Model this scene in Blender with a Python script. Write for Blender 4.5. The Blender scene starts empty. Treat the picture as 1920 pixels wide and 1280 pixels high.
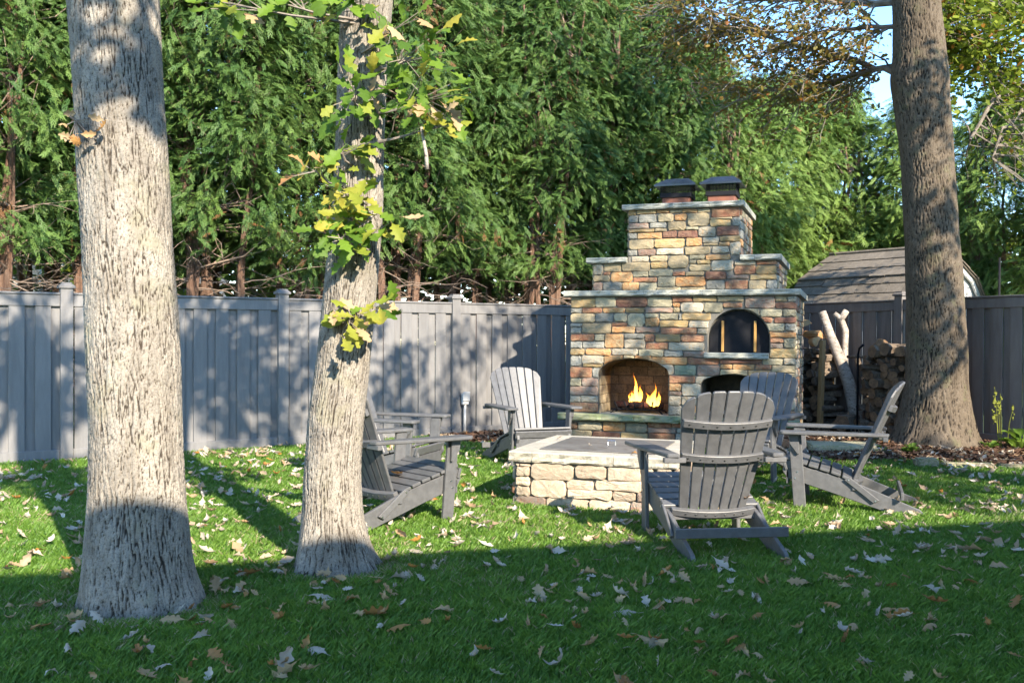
import bpy, bmesh, math, random
import numpy as np
from mathutils import Vector, Matrix, noise
from mathutils.geometry import tessellate_polygon

random.seed(7)
rng = np.random.default_rng(7)
S = bpy.context.scene
COL = S.collection
R = math.radians

# ------------------------------------------------------------------ camera
cam_d = bpy.data.cameras.new('camera')
cam = bpy.data.objects.new('camera', cam_d)
COL.objects.link(cam)
cam_d.sensor_width = 36.0
cam_d.lens = 33.375
cam_d.clip_start = 0.05
cam_d.clip_end = 800
cam.location = (0, 0, 1.30)
cam.rotation_euler = (R(90), -0.0093, 0)
S.camera = cam

# ------------------------------------------------------------------ light
SUN_EL, SUN_AZ = R(30), R(151.2)            # azimuth clockwise from +Y
SUNV = Vector((math.sin(SUN_AZ) * math.cos(SUN_EL), math.cos(SUN_AZ) * math.cos(SUN_EL), math.sin(SUN_EL)))
world = bpy.data.worlds.new('World')
S.world = world
world.use_nodes = True
wn, wl = world.node_tree.nodes, world.node_tree.links
wn.clear()
w_out = wn.new('ShaderNodeOutputWorld')
w_bg = wn.new('ShaderNodeBackground')
w_sky = wn.new('ShaderNodeTexSky')
w_sky.sky_type = 'NISHITA'
w_sky.sun_disc = False
w_sky.sun_elevation = SUN_EL
w_sky.sun_rotation = SUN_AZ
w_sky.altitude = 2000
w_sky.air_density = 1.0
w_sky.dust_density = 0.1
w_sky.ozone_density = 2.0
w_bg.inputs['Strength'].default_value = 0.15
# scattered cumulus over the whole sky
w_tc = wn.new('ShaderNodeTexCoord')
w_map = wn.new('ShaderNodeMapping')
w_map.inputs['Scale'].default_value = (1, 1, 2.6)
w_map.inputs['Location'].default_value = (0.35, 0.1, 0.0)
w_no = wn.new('ShaderNodeTexNoise')
w_no.inputs['Scale'].default_value = 3.2
w_no.inputs['Detail'].default_value = 8
w_no.inputs['Roughness'].default_value = 0.58
w_rp = wn.new('ShaderNodeValToRGB')
w_rp.color_ramp.elements[0].position = 0.56
w_rp.color_ramp.elements[1].position = 0.70
w_mx = wn.new('ShaderNodeMix')
w_mx.data_type = 'RGBA'
w_mx.inputs[7].default_value = (2.6, 2.65, 2.75, 1)
wl.new(w_tc.outputs['Generated'], w_map.inputs[0])
wl.new(w_map.outputs[0], w_no.inputs['Vector'])
wl.new(w_no.outputs[0], w_rp.inputs[0])
wl.new(w_rp.outputs[0], w_mx.inputs[0])
w_hs = wn.new('ShaderNodeHueSaturation')
w_hs.inputs['Saturation'].default_value = 1.2
w_hs.inputs['Value'].default_value = 0.9
wl.new(w_sky.outputs[0], w_hs.inputs['Color'])
wl.new(w_hs.outputs[0], w_mx.inputs[6])
wl.new(w_mx.outputs[2], w_bg.inputs['Color'])
wl.new(w_bg.outputs[0], w_out.inputs[0])

sun_d = bpy.data.lights.new('sun', 'SUN')
sun_d.energy = 2.5
sun_d.angle = R(0.55)
sun_d.color = (1.0, 0.95, 0.87)
sun = bpy.data.objects.new('sun', sun_d)
COL.objects.link(sun)
sun.location = (10, -18, 12)
sun.rotation_euler = SUNV.to_track_quat('Z', 'Y').to_euler()

S.render.engine = 'CYCLES'
S.view_settings.view_transform = 'Standard'
S.view_settings.look = 'None'
S.view_settings.gamma = 1
S.view_settings.use_curve_mapping = False
S.view_settings.exposure = 2.43
S.view_settings.use_white_balance = True
S.view_settings.white_balance_temperature = 7550
S.cycles.max_bounces = 8
S.cycles.transparent_max_bounces = 16
S.cycles.use_denoising = True

# ------------------------------------------------------------------ materials
def nmat(name):
    m = bpy.data.materials.new(name)
    m.use_nodes = True
    nt = m.node_tree
    nt.nodes.clear()
    out = nt.nodes.new('ShaderNodeOutputMaterial')
    return m, nt, nt.nodes, nt.links, out

def mixc(nt, fac, a, b, blend='MIX'):
    n = nt.nodes.new('ShaderNodeMix'); n.data_type = 'RGBA'; n.blend_type = blend
    for i, v in ((0, fac), (6, a), (7, b)):
        if isinstance(v, (int, float)): n.inputs[i].default_value = v
        elif isinstance(v, tuple): n.inputs[i].default_value = (*v, 1) if len(v) == 3 else v
        else: nt.links.new(v, n.inputs[i])
    return n.outputs[2]

def mth(nt, op, a, b=0.0, c=None):
    n = nt.nodes.new('ShaderNodeMath'); n.operation = op
    for i, v in enumerate((a, b, c)):
        if v is None: continue
        if isinstance(v, (int, float)): n.inputs[i].default_value = v
        else: nt.links.new(v, n.inputs[i])
    return n.outputs[0]

def ramp(nt, x, p0, p1):
    n = nt.nodes.new('ShaderNodeMapRange'); n.clamp = True
    nt.links.new(x, n.inputs[0]); n.inputs[1].default_value = p0; n.inputs[2].default_value = p1
    return n.outputs[0]

def coords(nt, scale=(1, 1, 1), rand=True):
    tc = nt.nodes.new('ShaderNodeTexCoord')
    mp = nt.nodes.new('ShaderNodeMapping')
    mp.inputs['Scale'].default_value = scale
    nt.links.new(tc.outputs['Object'], mp.inputs[0])
    if rand:
        oi = nt.nodes.new('ShaderNodeObjectInfo')
        s = mth(nt, 'MULTIPLY', oi.outputs['Random'], 37.0)
        cb = nt.nodes.new('ShaderNodeCombineXYZ')
        for i in range(3): nt.links.new(s, cb.inputs[i])
        nt.links.new(cb.outputs[0], mp.inputs['Location'])
    return mp.outputs[0]

def tex(nt, vec, scale, detail=4, rough=0.6, kind='noise'):
    n = nt.nodes.new('ShaderNodeTexNoise')
    n.inputs['Scale'].default_value = scale
    n.inputs['Detail'].default_value = detail
    n.inputs['Roughness'].default_value = rough
    nt.links.new(vec, n.inputs['Vector'])
    return n.outputs[0]

def bump(nt, h, strength, dist):
    b = nt.nodes.new('ShaderNodeBump')
    b.inputs['Strength'].default_value = strength
    b.inputs['Distance'].default_value = dist
    nt.links.new(h, b.inputs['Height'])
    return b.outputs[0]

def solid(name, c1, c2=None, c3=None, s1=11.0, s2=48.0, rough=0.8, bs=0.5, bd=0.004, bscale=60.0, vary=0.25,
          scale=(1, 1, 1), metal=0.0, spec=0.5, spread=(0.38, 0.62)):
    """two or three blended own colours, object-to-object variation and fine relief"""
    m, nt, N, L, out = nmat(name)
    v = coords(nt, scale)
    col = mixc(nt, ramp(nt, tex(nt, v, s1), *spread), c1, c2 or c1)
    if c3: col = mixc(nt, ramp(nt, tex(nt, v, s2, 3), 0.52, 0.68), col, c3)
    oi = N.new('ShaderNodeObjectInfo')
    k = mth(nt, 'MULTIPLY_ADD', oi.outputs['Random'], 2 * vary, 1 - vary)
    sp = mth(nt, 'MULTIPLY_ADD', tex(nt, v, s2 * 3, 2), 0.5, 0.75)
    k = mth(nt, 'MULTIPLY', k, sp)
    hsv = N.new('ShaderNodeHueSaturation')
    L.new(col, hsv.inputs['Color']); L.new(k, hsv.inputs['Value'])
    p = N.new('ShaderNodeBsdfPrincipled')
    L.new(hsv.outputs[0], p.inputs['Base Color'])
    p.inputs['Roughness'].default_value = rough
    p.inputs['Metallic'].default_value = metal
    p.inputs['Specular IOR Level'].default_value = spec
    h = tex(nt, v, bscale, 5, 0.65)
    L.new(bump(nt, h, bs, bd), p.inputs['Normal'])
    L.new(p.outputs[0], out.inputs[0])
    return m

def leafmat(name, c1, c2, c3=None, trans=0.35, rough=0.6, attr=True):
    """leaf surface; colour picked per leaf by the 'tint' attribute or per object"""
    m, nt, N, L, out = nmat(name)
    if attr:
        a = N.new('ShaderNodeAttribute'); a.attribute_name = 'tint'; f = a.outputs['Fac']
    else:
        a = N.new('ShaderNodeObjectInfo'); f = a.outputs['Random']
    col = mixc(nt, ramp(nt, f, 0.0, 0.93), c1, c2)
    if c3: col = mixc(nt, mth(nt, 'GREATER_THAN', f, 0.955), col, c3)
    v = coords(nt, rand=False)
    col = mixc(nt, mth(nt, 'MULTIPLY', tex(nt, v, 55 if not attr else 9, 3), 0.35), col, (0.02, 0.02, 0.01))
    p = N.new('ShaderNodeBsdfPrincipled')
    L.new(col, p.inputs['Base Color'])
    p.inputs['Roughness'].default_value = rough
    p.inputs['Specular IOR Level'].default_value = 0.35
    t = N.new('ShaderNodeBsdfTranslucent'); L.new(col, t.inputs[0])
    ms = N.new('ShaderNodeMixShader'); ms.inputs[0].default_value = trans
    L.new(p.outputs[0], ms.inputs[1]); L.new(t.outputs[0], ms.inputs[2])
    L.new(ms.outputs[0], out.inputs[0])
    return m

def barkmat(name, light, mid, dark, lichen=None):
    m, nt, N, L, out = nmat(name)
    v = coords(nt, (1, 1, 0.35), rand=False)
    v1 = coords(nt, (1, 1, 1), rand=False)
    a = N.new('ShaderNodeAttribute'); a.attribute_name = 'furrow'
    base = mixc(nt, ramp(nt, tex(nt, v, 14), 0.35, 0.65), light, mid)
    base = mixc(nt, mth(nt, 'MULTIPLY', ramp(nt, tex(nt, v1, 110, 3), 0.50, 0.62), 0.45), base, dark)
    if lichen: base = mixc(nt, mth(nt, 'MULTIPLY', ramp(nt, tex(nt, v1, 5, 6), 0.56, 0.66), 0.55), base, lichen)
    base = mixc(nt, mth(nt, 'MULTIPLY', ramp(nt, tex(nt, v, 3.2, 3), 0.48, 0.64), 0.32), base, (mid[0] * .45, mid[1] * .42, mid[2] * .38))
    col = mixc(nt, ramp(nt, a.outputs['Fac'], 0.12, 0.7), base, dark)
    p = N.new('ShaderNodeBsdfPrincipled')
    L.new(col, p.inputs['Base Color']); p.inputs['Roughness'].default_value = 0.9
    p.inputs['Specular IOR Level'].default_value = 0.2
    h = mth(nt, 'ADD', mth(nt, 'MULTIPLY', tex(nt, v, 80, 4, 0.6), .5), mth(nt, 'MULTIPLY', tex(nt, v, 30, 4, .6), 1.2))
    L.new(bump(nt, h, 0.9, 0.012), p.inputs['Normal'])
    L.new(p.outputs[0], out.inputs[0])
    return m

M = {}
M['stone_t'] = solid('tan_fieldstone', (.32, .255, .155), (.25, .205, .135), (.38, .28, .16), bs=.8, bd=.012, bscale=22)
M['stone_g'] = solid('grey_green_fieldstone', (.25, .225, .155), (.30, .26, .175), (.19, .18, .135), bs=.8, bd=.012, bscale=22)
M['stone_y'] = solid('ochre_fieldstone', (.31, .22, .10), (.28, .215, .125), (.34, .19, .075), bs=.8, bd=.012, bscale=22)
M['stone_r'] = solid('rust_fieldstone', (.25, .10, .055), (.31, .18, .10), (.16, .075, .05), bs=.8, bd=.012, bscale=22)
M['stone_m'] = solid('maroon_fieldstone', (.13, .052, .036), (.20, .11, .07), (.085, .04, .03), bs=.8, bd=.012, bscale=22)
M['stone_o'] = solid('orange_fieldstone', (.40, .20, .08), (.34, .24, .13), (.33, .13, .05), bs=.8, bd=.012, bscale=22)
M['stone_w'] = solid('cream_fieldstone', (.37, .325, .25), (.31, .275, .21), (.38, .25, .145), bs=.8, bd=.012, bscale=22)
M['stone_p'] = solid('mauve_fieldstone', (.24, .155, .115), (.22, .185, .15), (.25, .125, .09), bs=.8, bd=.012, bscale=22)
M['stone_b'] = solid('blue_grey_fieldstone', (.21, .205, .18), (.26, .245, .205), (.17, .17, .15), bs=.8, bd=.012, bscale=22)
M['stone_n'] = solid('green_fieldstone', (.12, .17, .12), (.20, .22, .17), (.09, .12, .10), bs=.8, bd=.012, bscale=22)
M['mortar'] = solid('grey_mortar', (.16, .15, .13), (.20, .185, .16), rough=.95, bs=.6, bd=.01, bscale=50)
M['slab'] = solid('grey_bluestone_slab', (.27, .275, .245), (.35, .35, .30), (.23, .25, .23), s1=9, bs=.9, bd=.012, bscale=30, vary=.1)
M['hearth'] = solid('green_bluestone_hearth', (.17, .21, .10), (.26, .26, .17), (.20, .22, .17), s1=7, bs=.9, bd=.012, bscale=30, vary=.1)
M['pitcap'] = solid('cream_limestone_cap', (.43, .39, .32), (.34, .315, .255), (.46, .41, .33), bs=.8, bd=.012, bscale=28, vary=.06)
M['firebrick'] = solid('cream_firebrick', (.40, .32, .20), (.30, .24, .16), (.22, .17, .12), rough=.9, bs=.4, bd=.004)
M['pitstone'] = solid('buff_pit_stone', (.44, .37, .28), (.36, .29, .21), (.42, .28, .20), bs=.8, bd=.012, bscale=22)
M['sooty_brick'] = solid('sooty_firebrick', (.14, .105, .07), (.09, .068, .048), (.05, .04, .03), rough=.95, bs=.4, bd=.004)
M['soot'] = solid('sooty_mortar', (.05, .045, .04), (.09, .08, .06), rough=.95)  # soot of firebox and pit; also the plain near-black storage arch lining
M['black_metal'] = solid('black_painted_steel', (.007, .008, .011), (.011, .011, .014), rough=.7, bs=.15, bd=.001, vary=.05, spec=.2)
M['hood'] = solid('black_enamel_hood', (.01, .012, .02), rough=.22, bs=.05, bd=.001, vary=.05, spec=.8)
M['terracotta'] = solid('terracotta_flue', (.24, .09, .055), (.18, .07, .05), rough=.85)
M['handle'] = solid('oiled_wood_handle', (.50, .27, .08), (.40, .20, .05), scale=(8, 8, 1), rough=.5)
M['fence'] = solid('grey_composite_fence', (.178, .173, .172), (.148, .144, .143), s1=3, scale=(6, 6, .8), rough=.75, bs=.35, bd=.003, bscale=45, vary=.07)
M['fence_brown'] = solid('grey_brown_composite_fence', (.155, .138, .13), (.125, .11, .104), s1=3, scale=(6, 6, .8), rough=.75, bs=.35, bd=.003, bscale=45, vary=.08)  # same boards as the left run; their different light is put into the colour
M['poly'] = solid('charcoal_poly_lumber', (.088, .089, .093), (.112, .113, .117), s1=20, s2=120, rough=.42, bs=.45, bd=.0025, bscale=110, vary=.06)
M['screw'] = solid('steel_screw', (.5, .5, .5), rough=.3, metal=1)
M['lid'] = solid('weathered_steel_lid', (.17, .16, .15), (.24, .225, .21), (.14, .12, .11), s1=3, s2=9, rough=.45, bs=.2, bd=.002, metal=.35, vary=.02)
M['steel'] = solid('bright_steel', (.6, .6, .6), rough=.3, metal=1)
M['plastic'] = solid('grey_plastic', (.42, .42, .42), rough=.4, bs=.1, vary=0)
M['soil'] = solid('dark_soil', (.045, .033, .02), (.03, .024, .015), rough=.95, bs=.9, bd=.02, bscale=30, vary=0)
M['mulchbase'] = solid('brown_mulch', (.11, .055, .035), (.06, .032, .02), s1=25, rough=.95, bs=1, bd=.03, bscale=45, vary=0)
M['logend'] = solid('split_log_end', (.22, .13, .07), (.13, .08, .05), (.08, .05, .03), s1=20, rough=.85)
M['logbark'] = solid('log_bark', (.12, .085, .06), (.20, .155, .115), (.07, .05, .035), s1=16, rough=.95, bs=1, bd=.02, bscale=30)
M['splitwood'] = solid('fresh_split_wood', (.55, .27, .11), (.50, .33, .17), (.60, .38, .20), scale=(3, 3, 1), rough=.8)
M['lumber'] = solid('cut_lumber', (.42, .25, .11), (.34, .19, .08), scale=(9, 9, .8), rough=.7, vary=.1)
M['birch'] = solid('white_birch_bark', (.40, .355, .31), (.29, .25, .215), (.10, .075, .06), s1=9, s2=24, scale=(1, 1, 3), rough=.7, bs=.6, bd=.008, vary=0)
M['cedarwood'] = solid('red_cedar_bark', (.16, .085, .055), (.24, .15, .105), (.10, .05, .035), s1=8, scale=(5, 5, .6), rough=.95, bs=1, bd=.02)
M['twig'] = solid('dead_grey_twig', (.17, .12, .09), (.25, .19, .15), rough=.95, vary=.1)
M['oaktwig'] = solid('oak_branch', (.15, .125, .105), (.22, .19, .16), rough=.95, vary=.1)
M['shingle'] = solid('brown_roof_shingle', (.125, .105, .085), (.165, .14, .115), (.10, .085, .07), s1=10, rough=.95, vary=.14)
M['shedwall'] = solid('white_shed_board', (.62, .62, .62), (.55, .55, .56), rough=.7, vary=.04)
M['siding'] = solid('grey_house_siding', (.17, .16, .155), (.15, .14, .14), rough=.75, vary=.05)
M['whitetrim'] = solid('white_trim', (.42, .42, .41), rough=.6, vary=.03)
M['glass'] = solid('dark_window_glass', (.02, .025, .03), rough=.05, bs=0, vary=0, spec=.9)
M['block'] = solid('mossy_paver_block', (.34, .29, .20), (.26, .24, .15), (.16, .19, .08), s1=12, rough=.9, bs=.8, bd=.01)
M['lawnsoil'] = solid('turf_thatch', (.04, .08, .018), (.065, .10, .025), s1=12, rough=1, bs=1, bd=.03, bscale=60, vary=0)
M['grass'] = leafmat('grass_blade', (.08, .21, .03), (.21, .37, .055), (.44, .40, .22), trans=.4, rough=.5)
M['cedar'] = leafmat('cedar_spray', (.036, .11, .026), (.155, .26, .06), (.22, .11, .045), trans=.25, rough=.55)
M['cedar_light'] = leafmat('cedar_spray_light', (.075, .17, .035), (.24, .36, .08), (.28, .13, .05), trans=.25, rough=.55)  # same cedar foliage; the sunlight on these trees is put into the colour
M['oakleaf'] = leafmat('oak_leaves_autumn', (.09, .16, .02), (.30, .36, .04), (.42, .20, .04), trans=.45)
M['oakleaf_brown'] = leafmat('oak_leaves_browning', (.13, .17, .03), (.40, .24, .07), (.42, .16, .04), trans=.5)
M['bgleaf'] = leafmat('far_leaves', (.05, .10, .015), (.19, .24, .03), (.4, .25, .05), trans=.45)
M['leaf_green'] = leafmat('green_oak_leaf', (.07, .16, .018), (.17, .30, .03), None, .42, attr=False)
M['leaf_yellow'] = leafmat('yellowing_oak_leaf', (.26, .33, .04), (.42, .38, .06), None, .42, attr=False)
M['leaf_brown'] = leafmat('brown_oak_leaf', (.42, .22, .09), (.55, .33, .15), None, .3, attr=False)
M['leaf_pale'] = leafmat('pale_grey_oak_leaf', (.42, .355, .28), (.56, .49, .41), None, .2, attr=False)
M['leaf_tan'] = leafmat('tan_oak_leaf', (.44, .28, .14), (.52, .38, .22), None, .25, attr=False)
M['leaf_rust'] = leafmat('rusty_oak_leaf', (.34, .15, .05), (.46, .24, .08), None, .25, attr=False)
M['litter'] = leafmat('leaf_litter', (.40, .26, .14), (.62, .56, .48), (.45, .20, .05), trans=.2)
M['mulch'] = leafmat('mulch_chip', (.055, .028, .018), (.17, .085, .05), (.36, .22, .12), trans=.0, rough=.95)
M['hosta'] = leafmat('broad_garden_leaf', (.08, .17, .02), (.17, .28, .04), None, .4, attr=False)
M['bark1'] = barkmat('pale_oak_bark', (.32, .29, .25), (.225, .20, .17), (.05, .04, .032), (.24, .225, .16))
M['bark3'] = barkmat('brown_oak_bark', (.145, .115, .086), (.10, .078, .057), (.028, .022, .017), (.12, .115, .065))

# ------------------------------------------------------------------ mesh helpers
def put(o, parent=None, **props):
    COL.objects.link(o)
    if parent is not None: o.parent = parent
    for k, v in props.items(): o[k] = v
    return o

def mesh_np(name, V, F, mat, parent=None, tint=None, attr='tint', smooth=False, **props):
    me = bpy.data.meshes.new(name)
    V = np.asarray(V, np.float32); F = np.asarray(F, np.int32)
    k = F.shape[1]
    me.vertices.add(len(V)); me.vertices.foreach_set('co', V.ravel())
    me.loops.add(F.size); me.loops.foreach_set('vertex_index', F.ravel())
    me.polygons.add(len(F)); me.polygons.foreach_set('loop_start', np.arange(0, F.size, k, dtype=np.int32))
    if smooth: me.polygons.foreach_set('use_smooth', np.ones(len(F), bool))
    me.update(calc_edges=True)
    if tint is not None:
        a = me.attributes.new(attr, 'FLOAT', 'POINT'); a.data.foreach_set('value', np.asarray(tint, np.float32))
    me.materials.append(mat)
    return put(bpy.data.objects.new(name, me), parent, **props)

class MB:
    """collects simple solids into one mesh"""
    def __init__(self): self.v = []; self.f = []
    def add(self, vs, fs):
        b = len(self.v); self.v += [tuple(p) for p in vs]; self.f += [tuple(b + i for i in f) for f in fs]; return self
    def box(self, x0, y0, z0, x1, y1, z1, X=None):
        vs = [Vector(p) for p in ((x0, y0, z0), (x1, y0, z0), (x1, y1, z0), (x0, y1, z0), (x0, y0, z1), (x1, y0, z1), (x1, y1, z1), (x0, y1, z1))]
        if X is not None: vs = [X @ p for p in vs]
        return self.add(vs, ((0, 3, 2, 1), (4, 5, 6, 7), (0, 1, 5, 4), (1, 2, 6, 5), (2, 3, 7, 6), (3, 0, 4, 7)))
    def prism(self, poly, fn, d0, d1):
        """poly: 2D points; fn(a, b, d) -> 3D"""
        n = len(poly)
        vs = [fn(a, b, d0) for a, b in poly] + [fn(a, b, d1) for a, b in poly]
        fs = [tuple(range(n))[::-1], tuple(range(n, 2 * n))] + [(i, (i + 1) % n, n + (i + 1) % n, n + i) for i in range(n)]
        return self.add(vs, fs)
    def tube(self, pts, rad, n=6, cap=True):
        pts = [Vector(p) for p in pts]
        if isinstance(rad, (int, float)): rad = [rad] * len(pts)
        vs = []; fs = []
        up = Vector((0.13, 0.31, 1)).normalized()
        for i, p in enumerate(pts):
            d = (pts[min(i + 1, len(pts) - 1)] - pts[max(i - 1, 0)])
            d = d.normalized() if d.length > 1e-9 else Vector((0, 0, 1))
            a = d.cross(up if abs(d.dot(up)) < .95 else Vector((1, 0, 0))).normalized(); b = d.cross(a)
            for k in range(n):
                t = 2 * math.pi * k / n
                vs.append(p + (a * math.cos(t) + b * math.sin(t)) * rad[i])
        for i in range(len(pts) - 1):
            for k in range(n):
                fs.append((i * n + k, i * n + (k + 1) % n, (i + 1) * n + (k + 1) % n, (i + 1) * n + k))
        if cap: fs += [tuple(range(n))[::-1], tuple(range((len(pts) - 1) * n, len(pts) * n))]
        return self.add(vs, fs)
    def mesh(self, name, mat, bevel=0.0, smooth=False, segs=1):
        me = bpy.data.meshes.new(name)
        me.from_pydata([tuple(p) for p in self.v], [], self.f)
        if bevel or True:
            bm = bmesh.new(); bm.from_mesh(me)
            bmesh.ops.recalc_face_normals(bm, faces=bm.faces)
            if bevel:
                es = [e for e in bm.edges if len(e.link_faces) == 2 and e.calc_face_angle(0) > .5]
                bmesh.ops.bevel(bm, geom=es, offset=bevel, segments=segs, affect='EDGES', clamp_overlap=True)
            bm.to_mesh(me); bm.free()
        if smooth: me.polygons.foreach_set('use_smooth', [True] * len(me.polygons))
        me.materials.append(mat)
        return me
    def build(self, name, mat, parent=None, bevel=0.0, smooth=False, **props):
        return put(bpy.data.objects.new(name, self.mesh(name, mat, bevel, smooth)), parent, **props)

def empty(name, label, cat, loc=(0, 0, 0), rz=0.0, group=None):
    o = bpy.data.objects.new(name, None)
    o.empty_display_size = .2
    put(o, None, label=label, category=cat)
    o.location = loc; o.rotation_euler = (0, 0, rz)
    if group: o['group'] = group
    return o

def share(me, name, parent=None, loc=(0, 0, 0), rot=(0, 0, 0), scale=(1, 1, 1), **props):
    o = bpy.data.objects.new(name, me)
    put(o, parent, **props)
    o.location = loc; o.rotation_euler = rot; o.scale = scale
    return o

def sstep(a, b, x):
    t = min(1, max(0, (x - a) / (b - a))); return t * t * (3 - 2 * t)

def gz(x, y):
    """height of the ground"""
    return 0.08 * sstep(2.0, 5.0, x) * sstep(9.0, 11.5, y) - 0.06 * (1 - sstep(-5, 0, x)) * sstep(6, 9, y)

def gz_np(x, y):
    s = lambda a, b, v: (lambda t: t * t * (3 - 2 * t))(np.clip((v - a) / (b - a), 0, 1))
    return 0.08 * s(2.0, 5.0, x) * s(9.0, 11.5, y) - 0.06 * (1 - s(-5, 0, x)) * s(6, 9, y)
FRONT="""730,2883,820,2959,y 829,2898,1075,2943,y 1082,2901,1237,2939,o 1246,2898,1394,2933,t 1402,2893,1580,2932,o 1587,2889,1729,2934,t 1751,2826,2083,2938,r 731,2794,851,2879,b 860,2788,1072,2887,b 1097,2791,1286,2891,t 1304,2802,1452,2880,o 1464,2724,1721,2885,t 1735,2801,1992,2821,t 1734,2719,1979,2794,y 1997,2718,2096,2813,b 732,2718,977,2783,p 997,2719,1200,2780,b 1221,2682,1434,2786,t 1816,2601,2077,2709,m 1595,2596,1808,2710,w 1444,2683,1586,2718,g 732,2670,1054,2708,y 1063,2674,1204,2712,t 733,2589,828,2663,b 841,2590,1148,2660,o 1155,2594,1327,2674,m 1341,2591,1583,2674,m 1647,2521,1843,2586,w 1856,2529,2091,2592,y 738,2461,1043,2579,t 1055,2471,1432,2580,y 1446,2488,1635,2582,o 1659,2486,1835,2514,t 1846,2479,1969,2522,o 1978,2370,2099,2518,w 726,2384,843,2451,b 852,2380,1072,2454,p 1086,2387,1416,2461,w 1433,2383,1735,2473,t 1762,2391,1965,2470,w 768,2306,981,2371,w 1006,2306,1218,2373,t 1230,2218,1474,2371,t 1486,2323,1674,2373,g 1683,2314,1976,2371,o 280,2151,404,2291,w 418,2189,646,2291,t 652,2188,1000,2296,t 1010,2222,1222,2297,y 1486,2267,1572,2314,g 1581,2264,1743,2309,y 1755,2181,2017,2301,w 2030,2243,2279,2286,w 2287,2242,2516,2284,r 1487,2179,1744,2258,t 2028,2133,2272,2231,r 2283,2125,2520,2230,y 281,2067,493,2142,t 413,2148,498,2182,r 507,2056,779,2177,o 786,2117,983,2182,g 993,2122,1282,2206,g 1289,2127,1436,2173,r 1444,2124,1668,2169,t 1685,2073,1931,2167,m 1943,2078,2198,2120,p 2211,2065,2521,2118,y 792,2053,1086,2107,r 1101,1993,1315,2112,g 1325,1994,1681,2111,o 1695,1956,1915,2062,b 1925,1953,2191,2059,r 2202,1951,2396,2056,t 2408,1949,2524,2054,b 286,1949,398,2053,p 406,1951,647,2054,b 658,1948,863,2048,o 874,1946,1087,2038,g 1096,1947,1382,1984,t 1389,1948,1681,1979,t 0,1740,308,1853,y 312,1744,569,1864,g 574,1741,974,1865,m 982,1745,1279,1863,g 1285,1805,1525,1869,r 1539,1807,1819,1867,y 1832,1807,2142,1865,t 2159,1724,2506,1863,p 2515,1804,2642,1868,t 2650,1803,2735,1867,b 1291,1741,1378,1793,o 1387,1675,1663,1792,w 1672,1674,1891,1791,g 1900,1734,2126,1790,r 2513,1720,2735,1790,m 0,1671,131,1727,b 142,1671,392,1732,r 409,1676,689,1730,o 700,1676,941,1729,y 953,1675,1287,1728,p 1297,1675,1377,1731,t 2337,1623,2587,1710,g 2598,1626,2735,1706,g 2136,1623,2327,1716,g 0,1554,304,1662,t 314,1555,545,1662,b 556,1559,715,1665,g 727,1499,945,1662,g 952,1612,1099,1661,g 953,1503,1118,1605,o 1129,1588,1357,1661,g 1368,1583,1397,1657,b 1406,1579,1749,1664,y 2318,1552,2474,1612,r 2498,1547,2735,1612,m 0,1495,133,1536,b 142,1415,517,1542,t 526,1505,720,1546,r 1130,1497,1479,1574,y 1490,1488,1725,1567,w 0,1413,133,1484,b 526,1424,821,1495,o 834,1426,1131,1491,p 1149,1410,1585,1483,r 1597,1416,1725,1476,w 2385,1451,2612,1538,g 2625,1455,2735,1536,b 0,1317,298,1401,r 311,1318,423,1399,g 433,1231,677,1404,o 685,1350,940,1411,b 947,1313,1068,1408,r 1079,1315,1387,1406,y 1394,1318,1675,1398,r 2418,1377,2735,1438,o 0,1226,141,1301,b 150,1228,427,1303,b 686,1230,948,1340,w 961,1219,1235,1300,r 1245,1210,1676,1303,w 2419,1315,2602,1365,r 2419,1249,2603,1303,p 2614,1254,2735,1366,g 0,1138,171,1211,y 189,1142,514,1217,o 529,1143,860,1221,w 872,1134,1178,1218,g 1191,1134,1418,1201,b 1430,1129,1686,1194,p 2444,1136,2735,1240,y 0,998,132,1122,b 141,1032,420,1129,w 431,1010,676,1136,o 684,1066,812,1139,t 822,1068,1027,1141,o 1036,1036,1473,1127,o 1485,1043,1860,1121,r 1870,1057,2356,1107,m 2373,1047,2599,1123,g 2612,1055,2735,1129,w 154,988,417,1023,y 0,853,270,980,r 279,854,391,971,b 1037,909,1307,1026,w 1319,907,1581,1026,n 1598,907,1865,1031,p 1876,994,2008,1044,o 2016,988,2276,1048,o 2289,992,2469,1048,r 1876,902,2193,982,t 2477,964,2735,1043,t 0,745,134,839,g 144,744,351,843,p 1237,812,1565,897,r 1577,814,1866,895,w 2201,892,2470,981,o 2375,780,2606,887,g 0,630,352,736,p 1239,713,1400,798,o 1412,657,1637,803,w 0,538,122,612,w 131,543,353,621,w 1240,660,1404,702,p 1241,537,1401,648,w 1413,543,1638,648,w 0,422,354,531,r 1242,422,1406,527,b 1416,430,1639,533,o 2613,867,2735,957,t 2614,785,2735,857,r 2376,679,2496,768,w 2504,685,2735,773,p 2377,565,2584,671,t 2594,522,2735,676,w 2378,400,2586,555,o 2595,404,2735,512,r 0,196,88,281,r 98,195,410,294,g 425,190,705,302,o 719,185,988,306,g 996,255,1285,310,r 1295,261,1455,313,r 995,194,1345,247,p 1357,199,1456,250,b 1466,206,1708,316,t 1718,207,1907,320,m 1917,268,2218,326,y 1918,204,2219,261,g 2228,203,2380,330,p 2390,201,2514,330,o 0,99,274,185,t 285,95,640,174,m 651,100,996,175,y 1010,98,1332,186,r 1342,104,1575,192,b 1585,103,1892,201,t 1902,106,2187,197,r 2197,107,2515,200,g 2524,192,2735,313,m 2525,80,2735,182,r 0,1,336,89,t 347,3,694,87,g 705,2,1045,95,o 1056,8,1389,90,p 1400,10,1727,102,t 1737,9,2057,103,b 2067,14,2350,107,y 2359,12,2516,104,g 2526,-30,2735,70,t"""
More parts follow.
